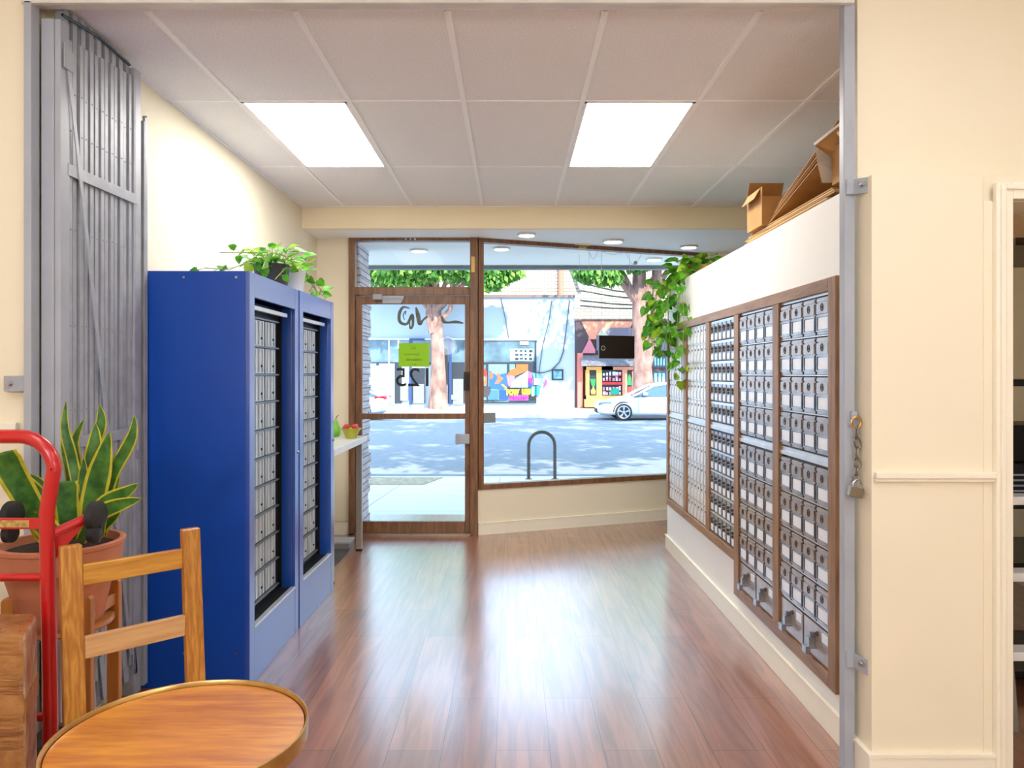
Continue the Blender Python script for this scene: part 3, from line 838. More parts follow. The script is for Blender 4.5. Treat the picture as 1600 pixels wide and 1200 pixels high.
def snake_leaf(pts, wd, Ys, prof=None, fold=.25):
    """pts: list of (px,py); Ys start/end depth; wd in px at mid"""
    n = 16; P0 = [P(p[0], p[1], Ys[0] + (Ys[1] - Ys[0]) * i / (len(pts) - 1)) for i, p in enumerate(pts)]
    # resample by catmull-rom
    def cr(u):
        u = u * (len(P0) - 1); i = min(int(u), len(P0) - 2); f = u - i
        a = P0[max(i - 1, 0)]; b = P0[i]; c = P0[i + 1]; d = P0[min(i + 2, len(P0) - 1)]
        return .5 * ((2 * b) + (c - a) * f + (2 * a - 5 * b + 4 * c - d) * f * f + (-a + 3 * b - 3 * c + d) * f ** 3)
    m = MB(); W = wd * 2.42 / FPX / 2
    rows = []
    for i in range(n + 1):
        u = i / n; c = cr(u); tg = (cr(min(u + .03, 1)) - cr(max(u - .03, 0))).normalized()
        view = Vector((.25, -1, .15)).normalized()
        sd = tg.cross(view).normalized(); nn = sd.cross(tg)
        ww = W * (prof(u) if prof else (min(1, .62 + u * 1.1) * (1 - max(0, (u - .55) / .45) ** 2.0)))
        ww = max(ww, .0012)
        row = []
        for s_ in (-1, -.76, 0, .76, 1):
            row.append(c + sd * ww * s_ + nn * (-fold * ww * (1 - abs(s_))))
        rows.append(row)
    m.v = [p for r in rows for p in r]
    for i in range(n):
        for j in range(4):
            m.f.append([i * 5 + j, i * 5 + j + 1, i * 5 + j + 6, i * 5 + j + 5]); m.m.append(1 if j in (0, 3) else 0)
    o = m.build('leaf', [lg, ly], pt, smooth=True)
    md = o.modifiers.new('solid', 'SOLIDIFY'); md.thickness = .002; md.offset = 0
    return o


blunt = lambda u: .75 + .3 * u if u < .93 else .9
SL = [([(126, 840), (124, 780), (112, 715), (101, 670), (103, 627)], 17, (2.42, 2.46), None),
      ([(128, 842), (126, 780), (118, 720), (116, 690), (131, 655)], 18, (2.50, 2.54), None),
      ([(136, 838), (138, 790), (142, 730), (148, 690), (149, 662)], 26, (2.46, 2.50), None),
      ([(146, 835), (140, 770), (146, 700), (158, 660), (155, 632)], 22, (2.52, 2.56), None),
      ([(138, 842), (142, 800), (150, 760), (160, 720), (171, 674)], 36, (2.36, 2.38), None),
      ([(156, 838), (162, 790), (176, 740), (198, 700), (208, 675), (210, 648)], 20, (2.40, 2.42), None),
      ([(130, 842), (142, 812), (165, 785), (195, 770), (216, 756)], 24, (2.34, 2.32), None),
      ([(126, 846), (140, 822), (160, 800), (190, 788), (221, 779)], 24, (2.30, 2.28), None),
      ([(150, 845), (160, 825), (175, 810), (190, 795)], 16, (2.40, 2.42), None),
      ([(88, 842), (60, 810), (36, 770), (16, 735), (3, 708)], 42, (2.34, 2.26), blunt),
      ([(96, 842), (84, 810), (66, 780), (48, 758), (34, 738)], 24, (2.46, 2.50), None),
      ([(100, 842), (92, 800), (80, 775), (62, 755), (48, 741)], 20, (2.52, 2.56), None),
      ([(108, 842), (106, 810), (103, 780), (102, 752)], 40, (2.40, 2.40), blunt),
      ([(84, 846), (70, 835), (60, 815), (50, 800)], 30, (2.34, 2.32), None),
      ([(116, 842), (112, 790), (108, 740), (100, 700), (98, 665)], 14, (2.56, 2.58), None),
      ([(132, 842), (134, 800), (130, 760), (131, 715)], 20, (2.40, 2.42), None),
      ([(160, 838), (172, 800), (176, 770), (186, 745)], 16, (2.50, 2.54), None)]
for a in SL: snake_leaf(*a)

# ------------------------------------------------------------ pothos plants
pg = leafmat('pothos green', (104, 176, 28), (52, 128, 22)); pg2 = leafmat('pothos lime', (176, 208, 48), (120, 176, 36))
pgd = leafmat('pothos deep green', (66, 150, 24), (34, 100, 18)); stem = mat('green vine stem', (120, 150, 50), .5)


def leaf(m, p, tip, nrm, size):
    tip = tip.normalized(); sd = tip.cross(nrm)
    if sd.length < 1e-3: sd = tip.cross(Vector((1, 0, .2)))
    sd.normalize(); up = sd.cross(tip)
    pts = [(0, 0, 0), (-.12, .28, .06), (.08, .46, .12), (.45, .42, .10), (.80, .20, .03), (1.05, 0, -.06), (.80, -.20, .03), (.45, -.42, .10), (.08, -.46, .12), (-.12, -.28, .06), (.45, 0, -.02)]
    V = [p + (tip * a + sd * b + up * c) * size for a, b, c in pts]
    k = [(0, 1, 2, 10), (2, 3, 10), (3, 4, 10), (4, 5, 10), (5, 6, 10), (6, 7, 10), (7, 8, 10), (8, 9, 0, 10)]
    m.add(V, k)


def vine(m, sm, pts, size, step=.06, rnd=None, spread=.5):
    rnd = rnd or random
    sm.tube(pts, .0025, 5)
    pts = [Vector(p) for p in pts]
    for a, b in zip(pts[:-1], pts[1:]):
        L_ = (b - a).length; n_ = max(1, int(L_ / step)); d = (b - a).normalized()
        for i in range(n_):
            p = a + (b - a) * ((i + rnd.random()) / n_)
            out = Vector((rnd.uniform(-1, 1), rnd.uniform(-1, 1), rnd.uniform(-.5, .8))).normalized()
            q = p + out * size * rnd.uniform(.3, .9)
            sm.tube([p, q], .0013, 4, cap=False)
            m.mi = 0 if rnd.random() < .65 else (1 if rnd.random() < .5 else 2)
            leaf(m, q, out * .6 + Vector((0, 0, -rnd.uniform(.1, .9))) + d * .3, Vector((rnd.uniform(-.5, .3), -.7, rnd.uniform(.2, 1))), size * rnd.uniform(.7, 1.15))


def pothos(name, lab, loc, pot_prof, potm, vines, size, seed, tuft=30, tr=.12, tz=.10):
    rnd = random.Random(seed)
    t = thing(name, lab, 'potted plant', loc)
    c = Vector(loc)
    MB().lathe(pot_prof, c, 32).build('pot', potm, t, smooth=True)
    zt = max(z for r, z in pot_prof); rt = max(r for r, z in pot_prof)
    m = MB(); sm = MB()
    top = c + Vector((0, 0, zt))
    for i in range(tuft):
        a = rnd.uniform(0, 2 * PI); r = tr * math.sqrt(rnd.random())
        q = top + Vector((r * math.cos(a), r * math.sin(a), rnd.uniform(.0, tz)))
        sm.tube([top + Vector((r * .3 * math.cos(a), r * .3 * math.sin(a), -.01)), q], .0015, 4, cap=False)
        m.mi = 0 if rnd.random() < .5 else (1 if rnd.random() < .6 else 2)
        leaf(m, q, Vector((math.cos(a), math.sin(a), rnd.uniform(-.5, .5))), Vector((rnd.uniform(-.4, .4), -.6, 1)), size * rnd.uniform(.7, 1.2))
    for v in vines: vine(m, sm, [top + Vector((0, 0, -.01))] + v, size, rnd=rnd)
    m.build('leaves', [pg, pg2, pgd], t, smooth=False); sm.build('vines', stem, t)
    return t


potd = mat('dark grey pot', (72, 70, 70), .5); potwh = mat('white pot', (226, 226, 222), .4)
CT = 1.909
pothos('pothos_plant', 'leafy green pothos in a dark grey pot on top of the nearer blue cabinet', (-1.315, 4.03, CT),
       [(0, 0), (.075, 0), (.083, .006), (.098, .115), (.102, .122), (.095, .122), (.09, .11), (0, .10)], potd,
       [[Vector((-1.36, 3.85, 2.03)), Vector((-1.42, 3.70, 1.96)), Vector((-1.46, 3.50, 1.94))],
        [Vector((-1.28, 3.84, 2.04)), Vector((-1.25, 3.68, 1.96))],
        [Vector((-1.22, 3.95, 2.0)), Vector((-1.24, 3.85, 1.93))],
        [Vector((-1.30, 3.90, 2.08)), Vector((-1.38, 3.78, 2.06)), Vector((-1.45, 3.66, 2.04))]], .055, 3, 55, .15, .10)
pothos('pothos_plant', 'trailing pothos in a white pot on the farther blue cabinet', (-1.29, 4.32, CT),
       [(0, 0), (.055, 0), (.062, .006), (.078, .125), (.082, .13), (.074, .13), (.07, .11), (0, .10)], potwh,
       [[Vector((-1.24, 4.45, 2.02)), Vector((-1.22, 4.60, 1.95)), Vector((-1.21, 4.80, 1.93))],
        [Vector((-1.26, 4.50, 2.05)), Vector((-1.24, 4.70, 2.0)), Vector((-1.22, 4.82, 1.94))],
        [Vector((-1.20, 4.45, 1.98)), Vector((-1.22, 4.62, 1.93))]], .055, 5, 26, .10, .10)
HX = 1.205
rr = random.Random(9)
hv = []
for k in range(8):
    y = 5.45 + .075 * k + rr.uniform(-.02, .02); x = 1.20 - rr.uniform(0, .07)
    L_ = rr.uniform(.30, .62)
    hv.append([Vector((1.27, y, 2.18)), Vector((x, y, 2.10)), Vector((x - .02, y + .02, 2.10 - L_ * .5)), Vector((x, y + .03, 2.10 - L_))])
hv.append([Vector((1.28, 5.30, 2.17)), Vector((1.22, 5.28, 2.08)), Vector((1.225, 5.24, 1.8)), Vector((1.215, 5.26, 1.55)), Vector((1.22, 5.28, 1.30))])
hv.append([Vector((1.28, 5.34, 2.17)), Vector((1.22, 5.36, 2.08)), Vector((1.21, 5.40, 1.75)), Vector((1.20, 5.42, 1.42))])
hv.append([Vector((1.28, 5.52, 2.17)), Vector((1.20, 5.55, 2.08)), Vector((1.18, 5.62, 1.75)), Vector((1.16, 5.66, 1.52))])
hv.append([Vector((1.30, 5.85, 2.19)), Vector((1.16, 5.85, 2.12)), Vector((1.11, 5.80, 1.9)), Vector((1.12, 5.82, 1.66))])
hv.append([Vector((1.30, 5.95, 2.19)), Vector((1.16, 6.0, 2.14)), Vector((1.10, 6.0, 1.9)), Vector((1.12, 6.0, 1.74))])
potye = mat('ochre pot', (214, 176, 70), .5)
pothos('hanging_pothos', 'big trailing pothos in an ochre pot spilling over the far end of the mailbox wall', (1.40, 5.55, 2.14),
       [(0, 0), (.08, 0), (.09, .008), (.115, .10), (.12, .105), (.11, .105), (.10, .09), (0, .09)], potye, hv, .078, 11, 46, .20, .06)

# ------------------------------------------------------------ cardboard on the partition
cb = mat('brown cardboard', (196, 150, 92), .7, vs=6, c2=(178, 130, 74)); cbd = mat('brown cardboard inside', (150, 106, 58), .8)
cb2 = mat('pale cut cardboard', (226, 190, 138), .7)
for i in range(6):
    dx = .008 * i; dy = .03 * (i % 3)
    t = MB().box(1.30 + dx, 1.66, 3.02 + dy, 4.18 - dy, 2.141 + i * .014, 2.141 + i * .014 + .007)
    o = t.build('cardboard_sheet', cb if i % 2 else cb2, bevel=.001)
    tag(o, 'flattened cardboard carton lying on top of the mailbox wall, %s' % ['bottom of the stack', 'second from the bottom', 'third from the bottom', 'fourth from the bottom', 'fifth from the bottom', 'topmost of the stack'][i], 'cardboard', 'flat cartons stacked on the mailbox wall')
zs = 2.141 + 5 * .014 + .0075
bxo = thing('cardboard_box', 'open brown cardboard box standing on the flat cartons, far end', 'box', (1.40, 3.98, zs))
t = MB(); t.box(1.31, 1.315, 3.86, 4.10, zs, zs + .20).box(1.315, 1.50, 3.86, 3.865, zs, zs + .15).box(1.315, 1.50, 4.095, 4.10, zs, zs + .20).box(1.495, 1.50, 3.865, 4.095, zs, zs + .20).box(1.315, 1.495, 3.865, 4.095, zs, zs + .004)
t.build('carton', cb, bxo)
t = MB(); t.hexa([(1.31, 4.10, zs + .20), (1.50, 4.10, zs + .20), (1.50, 4.104, zs + .20), (1.31, 4.104, zs + .20), (1.31, 4.06, zs + .27), (1.50, 4.06, zs + .27), (1.50, 4.064, zs + .27), (1.31, 4.064, zs + .27)])
t.hexa([(1.31, 3.88, zs + .20), (1.314, 3.88, zs + .20), (1.314, 4.09, zs + .20), (1.31, 4.09, zs + .20), (1.275, 3.88, zs + .14), (1.279, 3.88, zs + .14), (1.279, 4.09, zs + .14), (1.275, 4.09, zs + .14)])
t.build('flap', cb, bxo)
for i in range(5):
    a = Vector((1.34 + .005 * i, 3.83 - .02 * i, zs + .004 + .02 * i)); b = Vector((1.36, 3.20 - .03 * i, zs + .17 + .026 * i)); ux = Vector((.30, 0, .02))
    nn = Vector((0, -.2, .97)) * .005
    t = MB().hexa([a, b, b + ux, a + ux, a + nn, b + nn, b + ux + nn, a + ux + nn])
    o = t.build('cardboard_sheet', cbd if i % 2 else cb)
    tag(o, 'folded carton propped at a slant on the stack, %s' % ['lowest of the fan', 'second of the fan', 'third of the fan', 'fourth of the fan', 'uppermost of the fan'][i], 'cardboard', 'cartons fanned out on the mailbox wall')
bx2 = thing('cardboard_box', 'small cardboard box beside the steel post on top of the mailbox wall', 'box', (1.40, 3.02, zs))
MB().box(1.33, 1.55, 2.90, 3.06, zs, zs + .16).build('carton', cb, bx2, bevel=.003)
MB().tube([(1.35, 2.98, zs + .16), (1.33, 3.0, zs + .20), (1.34, 3.03, zs + .22), (1.38, 3.05, zs + .20), (1.40, 3.05, zs + .16)], .006, 6).build('handle', creamtrim, bx2)
# hanging lid piece
t = thing('upturned_carton', 'upturned open carton with a pale edge sticking up by the steel post', 'box', (1.40, 3.05, zs + .17))
q = [P(1273, 226, 3.03), P(1335, 178, 2.98), P(1345, 250, 3.05), P(1300, 246, 3.08)]
MB().prism(q, (.006, .012, -.002)).build('panel', cb, t)
q = [P(1274, 228, 3.03), P(1300, 246, 3.08), P(1345, 252, 3.05), P(1345, 285, 3.10), P(1284, 285, 3.10), P(1277, 255, 3.06)]
MB().prism(q, (.006, .012, 0)).build('flap', mat('pale card', (206, 196, 180), .7), t)
MB().beam(P(1272, 226, 3.02), P(1335, 176, 2.97), .008, .010).build('edge', white, t)
MB().beam(P(1330, 286, 3.12), P(1332, 330, 3.12), .05, .01).build('stay', cb, t)

# ------------------------------------------------------------ white side table, bowl, pear, mat, box
lam = mat('white laminate', (242, 242, 240), .3)
st = thing('side_table', 'narrow white table with a square metal leg beside the glass door', 'table', (-1.46, 5.5, 0))
MB().box(-1.72, -1.195, 4.95, 6.07, .878, .925).build('table_top', lam, st, bevel=.004)
legm = mat('beige metal leg', (190, 184, 168), .35, .6)
for (x, y) in ((-1.24, 5.98), (-1.70, 5.98), (-1.24, 5.02), (-1.70, 5.02)):
    o = MB().box(x - .024, x + .024, y - .02, y + .02, .0, .878).build('leg', legm, st, bevel=.004)
    MB().box(x - .025, x + .025, y - .021, y + .021, 0, .014).build('foot', dark, o)
bw = thing('fruit_bowl', 'yellow-green bowl of watermelon pieces on the white table', 'bowl', (-1.275, 5.83, .925))
MB().lathe([(0, .0), (.036, 0), (.042, .004), (.060, .05), (.082, .078), (.078, .08), (.056, .052), (0, .012)], (-1.275, 5.83, .925), 28).build('bowl', mat('yellow green glaze', (190, 190, 60), .3, c2=(160, 166, 40)), bw, smooth=True)
t = MB(); rnd = random.Random(2)
for i in range(9):
    a = rnd.uniform(0, 6.28); r = .05 * rnd.random() ** .5; x = -1.285 + r * math.cos(a); y = 5.83 + r * math.sin(a)
    t.lathe([(0, -.02), (.018, -.012), (.022, 0), (.018, .014), (0, .02)], (x, y, .925 + .082 + rnd.uniform(0, .015)), 10)
t.build('fruit', mat('red fruit', (226, 70, 74), .4), bw, smooth=True)
pe = thing('pear', 'green pear standing on the white table behind the bowl', 'fruit', (-1.43, 5.97, .925))
MB().lathe([(0, 0), (.03, .004), (.042, .03), (.040, .06), (.026, .095), (.018, .12), (.010, .135), (0, .138)], (-1.43, 5.97, .925), 20).build('fruit', mat('green pear skin', (96, 186, 50), .4, c2=(150, 200, 60)), pe, smooth=True)
MB().tube([(-1.43, 5.97, 1.06), (-1.425, 5.97, 1.085), (-1.405, 5.965, 1.10)], .003, 6).build('stem', mat('brown stem', (90, 70, 40)), pe)
tag(MB().box(-1.72, -1.32, 5.0, 5.99, 0.001, .008).build('floor_mat', mat('dark grey mat', (88, 84, 82), .85), bevel=.002), 'dark grey mat on the floor under the white table', 'mat')
o = thing('flat_grey_box', 'low flat grey box on the floor behind the dark mat under the white table', 'box', (-1.5, 6.1, .009))
MB().box(-1.64, -1.33, 6.01, 6.20, .001, .045).build('base', mat('grey card', (150, 146, 146), .6), o, bevel=.002)
MB().box(-1.645, -1.325, 6.005, 6.205, .045, .06).build('lid', mat('light grey card', (188, 184, 184), .6), o, bevel=.002)

# ------------------------------------------------------------ padlock and chain at the right post
ck = thing('chain_and_padlock', 'steel chain with padlocks hanging beside the right steel post', 'chain', P(1338, 700, 2.63))
t = MB()
chainm = mat('tarnished chain steel', (132, 122, 104), .35, .8)
cp = [P(1340, 668, 2.63), P(1338, 684, 2.63), P(1341, 700, 2.63), P(1338, 716, 2.625), P(1340, 730, 2.62), P(1338, 742, 2.62), P(1334, 752, 2.615)]
for i in range(len(cp) - 1):
    a, b = cp[i], cp[i + 1]; c = (a + b) / 2; d = (b - a); L_ = d.length * .62; d.normalize()
    sd = Vector((1, 0, 0)) if i % 2 else Vector((.3, 1, 0)).normalized()
    pts = [c + d * L_ * math.cos(th) + sd * .011 * math.sin(th) for th in [2 * PI * k / 12 for k in range(12)]]
    t.tube(pts, .0032, 6, closed=True)
t.build('chain_links', chainm, ck, smooth=True)
c = P(1338, 660, 2.63)
MB().tube([c + Vector((.017 * math.cos(a), 0, .02 * math.sin(a))) for a in [2 * PI * k / 14 for k in range(14)]], .004, 6, closed=True).build('ring', gold, ck, smooth=True)
MB().box(c.x - .012, c.x + .010, 2.64, 2.66, c.z + .012, c.z + .04).build('mount', steel, ck, bevel=.004)
pc = P(1337, 768, 2.61)
m4 = Matrix.Translation(pc) @ Matrix.Rotation(R(12), 4, 'Y')
MB().box(-.024, .024, -.010, .010, -.02, .016).xform(m4).build('padlock_body', mat('brushed padlock', (150, 142, 126), .3, .8), ck, bevel=.003)
MB().tube([Vector((-.014, 0, .012)), Vector((-.014, 0, .03)), Vector((-.006, 0, .042)), Vector((.006, 0, .042)), Vector((.014, 0, .03)), Vector((.014, 0, .012))], .0035, 8).xform(m4).build('shackle', chrome, ck, smooth=True)

# ------------------------------------------------------------ back room beyond the right doorway
tan = mat('tan wall of back room', (206, 172, 120), .7, var=.02)
rk = thing('equipment_rack', 'black metal shelving with dark office equipment in the back room', 'shelf', (2.5, 3.6, 0))
for (x, y) in ((2.12, 3.35), (2.12, 3.85), (3.0, 3.35), (3.0, 3.85)): MB().box(x - .02, x + .02, y - .02, y + .02, 0, 1.40).build('upright', black, rk)
for z in (.06, .55, 1.0, 1.38): MB().box(2.10, 3.02, 3.33, 3.87, z, z + .03).build('shelf', black, rk, bevel=.003)
eq = thing('office_machine', 'black machine with a keypad of pale keys on the back room shelf', 'machine', (2.4, 3.5, 1.03))
MB().box(2.14, 2.7, 3.36, 3.7, 1.03, 1.20).build('body', black, eq, bevel=.01)
MB().prism([(2.14, 3.30, .83), (2.45, 3.30, .83), (2.45, 3.33, 1.03), (2.14, 3.33, 1.03)], (0, .012, 0)).build('control_panel', black, eq)
t = MB()
for i in range(6): t.box(2.16, 2.30, 3.294, 3.30, .86 + i * .024, .868 + i * .024)
t.build('key_row', cardt, eq)
sl = thing('step_ladder', 'grey aluminium step ladder with white treads leaning in the back room', 'ladder', (2.2, 3.1, 0))
lad = mat('dull aluminium', (130, 128, 124), .4, .7)
for x in (1.99, 2.40):
    MB().beam((x + .04, 3.14, 1.35), (x + .0, 2.92, .02), .022, .05).build('rail', lad, sl, bevel=.003)
for z in (.30, .60, .90):
    f = z / 1.33
    MB().box(1.97, 2.44, 2.92 + .22 * f - .06, 2.92 + .22 * f + .03, z, z + .035).build('tread', lam, sl, bevel=.004)
struct(bx('wall_back_room', tan, 3.46, 3.5, 2.8, 6.1, 0, 2.82), 'tan wall of the back room')
o = thing('cardboard_box', 'brown cardboard box on the high shelf in the back room', 'box', (3.0, 4.1, 2.141))
MB().box(2.72, 3.3, 3.9, 4.3, 2.141, 2.30).build('carton', cb, o, bevel=.003)
MB().hexa([(2.72, 3.9, 2.30), (3.3, 3.9, 2.30), (3.3, 3.904, 2.30), (2.72, 3.904, 2.30), (2.72, 3.78, 2.34), (3.3, 3.78, 2.34), (3.3, 3.784, 2.345), (2.72, 3.784, 2.345)]).build('flap', cb, o)
tag(bx('wall_shelf', wood('brown shelf', (110, 80, 50), (84, 58, 34), 'X'), 2.6, 3.46, 3.8, 4.6, 2.10, 2.14), 'brown shelf high up in the back room', 'shelf')

# ------------------------------------------------------------ things on the shop window and door
vin = mat('black vinyl lettering', (24, 26, 30), .5); vg = mat('grey green vinyl', (96, 104, 92), .5)
YD = 6.572
sg = thing('door_sign', 'lime green notice taped to the glass door', 'sign', P(647, 555, YD))
a = P(623, 536, YD); b = P(671, 573, YD)
MB().box(a.x, b.x, YD - .003, YD - .001, b.z, a.z).build('paper', mat('lime paper', (150, 210, 10), .6, var=.03, emit=0), sg)
ink = mat('faded green ink', (92, 132, 20), .6)
text_mesh('writing', 'Zuperholcom', .026, facing(Vector(((a.x + b.x) / 2 - .02, YD - .004, 1.608)), True), ink, sg, .0002)
text_mesh('writing', 'LASERSAVER', .026, facing(Vector(((a.x + b.x) / 2, YD - .004, 1.558)), True), ink, sg, .0002, .0006)
text_mesh('writing', 'ALT 7', .024, facing(Vector(((a.x + b.x) / 2 - .01, YD - .004, 1.515)), True), ink, sg, .0002)
text_mesh('writing', 'Gui', .034, facing(Vector(((a.x + b.x) / 2, YD - .004, 1.665)), True), ink, sg, .0002, 0, .4)
nb = thing('door_number', 'black street number 125 in reversed letters on the glass door', 'number', P(647, 590, YD))
a = P(647, 591, YD)
text_mesh('digits', '125', .235, facing(Vector((a.x, YD - .003, a.z)), True), vin, nb, .0008, .0005)
sc = thing('door_logo', 'dark script logo lettering across the top of the glass door', 'lettering', P(660, 495, YD))


def stroke(pp, ws):
    pts = [P(x, y, YD - .003) for x, y in pp]; m = MB(); L = []
    N_ = 5; Q = []; W = []
    for i in range(len(pts) - 1):
        for k in range(N_):
            f = k / N_; p0 = pts[max(i - 1, 0)]; p1 = pts[i]; p2 = pts[i + 1]; p3 = pts[min(i + 2, len(pts) - 1)]
            Q.append(.5 * ((2 * p1) + (p2 - p0) * f + (2 * p0 - 5 * p1 + 4 * p2 - p3) * f * f + (-p0 + 3 * p1 - 3 * p2 + p3) * f ** 3)); W.append(ws[i] * (1 - f) + ws[i + 1] * f)
    Q.append(pts[-1]); W.append(ws[-1])
    for i, q in enumerate(Q):
        d = Q[min(i + 1, len(Q) - 1)] - Q[max(i - 1, 0)]; nn = Vector((-d.z, 0, d.x)); nn.normalize(); ww = W[i] * YD / FPX / 2
        L.append((q + nn * ww, q - nn * ww))
    for (a1, b1), (c1, d1_) in zip(L[:-1], L[1:]): m.hexa([a1, b1, d1_, c1] + [v + Vector((0, .001, 0)) for v in (a1, b1, d1_, c1)])
    return m


stroke([(640, 482), (630, 480), (624, 490), (625, 503), (636, 506), (644, 492), (645, 508), (641, 513), (640, 500)], [1.5, 4, 5, 5, 4, 5, 4, 3, 1.5]).build('letter', vg, sc)
stroke([(633, 492), (634, 486), (630, 492), (632, 500)], [1, 1.5, 1.5, 1]).build('letter', vin, sc)
stroke([(650, 480), (653, 492), (656, 506), (661, 500), (668, 494)], [2, 7, 6, 3, 4]).build('letter', vg, sc)
stroke([(690, 494), (693, 502), (700, 504), (712, 503), (724, 505)], [3, 6, 3, 5, 2]).build('letter', vg, sc)

dirw = (Vector(B0) - Vector(A0)).normalized(); angw = math.atan2(dirw.y, dirw.x)


def onwin(px, off=.0):  # ground point on the angled window plane for an image column
    k = (px - 800) / FPX; A = Vector((-.28, 6.56)); B = Vector((1.90, 7.38)); d = B - A
    s_ = (k * A.y - A.x) / (d.x - k * d.y); p = A + d * s_
    n = Vector((d.y, -d.x)).normalized(); p = p + n * off
    return p


def wbox(m, x0, x1, y0, y1, off, th):
    p = onwin(x0, off); q = onwin(x1, off)
    z1 = CH - (y0 - 583) / FPX * p.y; z0 = CH - (y1 - 583) / FPX * p.y
    m.obox(p, q, -th, 0, z0, z1); return m


tag(wbox(MB(), 751, 774, 645, 661, .004, .002).build('window_sticker', mat('grey sticker', (150, 158, 160), .5, vs=200, c2=(120, 128, 130)), None), 'small grey sticker low on the large window by the door', 'sticker')
scn_s = thing('hanging_screen', 'dark rectangular screen hung on cords in the window', 'screen', (*onwin(958, .05), 1.5))
wbox(MB(), 931, 986, 524, 560, .05, .018).build('screen_panel', mat('dark brown screen', (34, 22, 18), .3, vs=3), scn_s, bevel=.003)
p = onwin(937, .072); c = Vector((p.x, p.y, 1.44 - (544 - 583) / FPX * p.y))
MB().tube([c + Vector((dirw.x * .02 * math.cos(a), dirw.y * .02 * math.cos(a), .02 * math.sin(a))) for a in [2 * PI * k / 18 for k in range(18)]], .0022, 5, closed=True).build('emblem', potw, scn_s)
cord = mat('clear cord', (196, 196, 200), .4)
t = MB()
for px in (936, 979):
    p = onwin(px, .055); t.tube([(p.x, p.y, CH + 60 / FPX * p.y), (p.x, p.y, 2.60)], .0015, 4)
t.build('cord', cord, scn_s)
dv = thing('window_sensor', 'small white sensor box on the window head', 'sensor', (*onwin(906, .03), 2.58))
wbox(MB(), 895, 917, 376, 383, .04, .05).build('housing', creamtrim, dv, bevel=.003)
wbox(MB(), 900, 912, 384, 389, .035, .03).build('bracket', brass, dv, bevel=.002)
t = MB()
for (x0, x1, dz) in ((917, 932, .09), (932, 975, .03), (975, 1000, .12)):
    p = onwin(x0, .035); q = onwin(x1, .035)
    pts = []
    for k in range(9):
        f = k / 8; v = p.lerp(q, f); pts.append((v.x, v.y, 2.60 - dz * math.sin(PI * f)))
    t.tube(pts, .002, 5)
for px in (903, 918, 937): 
    p = onwin(px, .03); t.tube([(p.x, p.y, 2.6), (p.x, p.y, 2.30)], .001, 4)
t.build('cable', cord, dv)
t = MB()
p = onwin(990, .035); t.lathe([(0, -.02), (.018, -.012), (.02, 0), (.012, .016), (0, .02)], (p.x, p.y, 2.50), 12)
t.build('bulb', mat('grey plastic', (150, 154, 164), .4), dv, smooth=True)

# ============================================================ OUTDOORS
conc = mat('pale concrete', (214, 214, 210), .85, var=.03, vs=3)
g = MB(); g.add([(-25, 6.62, -.03), (25, 6.62, -.03), (25, 12.4, -.32), (-25, 12.4, -.32)], [(0, 1, 2, 3)])
concb = brick('concrete paving', (226, 226, 224), (218, 219, 219), (150, 152, 154), 1.5, 1.5, .008, 'XY', 0, .85, .2, shift=(.2, .7))
sw = struct(g.build('ground_sidewalk', concb), 'concrete sidewalk outside')
g = MB(); g.add([(-25, 7.2, -.03), (25, 7.2, -.03), (25, 7.2, -1), (-25, 7.2, -1)], [(0, 1, 2, 3)])
struct(MB().box(-25, 25, 12.4, 12.55, -.6, -.318).build('trim_9', conc), 'near kerb')
asph = mat('grey asphalt', (126, 131, 140), .9, vs=5, c2=(114, 119, 128), bump=.2, bs=80)
struct(MB().box(-45, 45, 12.55, 30.4, -.6, -.40).build('ground_road', asph), 'grey asphalt street')
struct(MB().box(-45, 45, 30.4, 60, -.6, -.25).build('ground_far_sidewalk', conc), 'far sidewalk')
dirt = mat('tan planting strip', (190, 172, 148), .95, vs=12, c2=(150, 134, 112), bump=.6, bs=50)


def swz(y): return -.03 - .29 * (y - 6.62) / 5.78


g = MB(); q = [(-4.6, 11.2), (-1.34, 11.2), (-1.16, 12.36), (-4.6, 12.36)]
g.hexa([(x, y, swz(y) - .02) for x, y in q] + [(x, y, swz(y) + .012) for x, y in q])
tag(g.build('dirt_strip', dirt), 'tan dirt planting strip between the sidewalk and the street', 'planting strip', kind='stuff')
# bike rack
rkm = mat('dark brown steel tube', (86, 78, 72), .4, .5)
br = thing('bike_rack', 'dark inverted-U bike rack at the kerb outside the window', 'bike rack', (.56, 12.1, swz(12.1)))
a = P(826, 0, 12.1).x; b = P(867, 0, 12.1).x; r = (b - a) / 2; zg = swz(12.1); zt = .48
zt = P(0, 675, 12.1).z
pts = [(a, 12.1, zg - .1)] + [((a + b) / 2 - r * math.cos(PI * k / 12), 12.1, zt - r + r * math.sin(PI * k / 12)) for k in range(13)] + [(b, 12.1, zg - .1)]
MB().tube(pts, .028, 12).build('hoop', rkm, br, smooth=True)
for x in (a, b): MB().lathe([(.06, 0), (.06, .012), (.03, .016), (0, .016)], (x, 12.1, zg - .0), 16).build('foot_plate', rkm, br)


# far white building
YB = 36.0
stucco = mat('white stucco', (176, 185, 196), .9, var=.02, vs=1)
wb = thing('white_building', 'low white stucco building across the street', 'building', (-4.5, YB + 2, -.25))
MB().box(-14, 3.07, YB, YB + 5, -.25, 5.2).build('wall', stucco, wb)
MB().box(-14, 3.07, YB - .10, YB + .05, 5.13, 5.25).build('coping', mat('brown coping', (120, 100, 90), .6), wb)
wfr = mat('dark shop window frame', (44, 48, 56), .4); wgl = mat('shop glass greyish blue', (104, 128, 140), .12, vs=1.2, c2=(70, 86, 96), spec=.6)
palebl = mat('pale blue panel', (146, 180, 204), .4); navy = mat('navy paint', (44, 70, 118), .4)


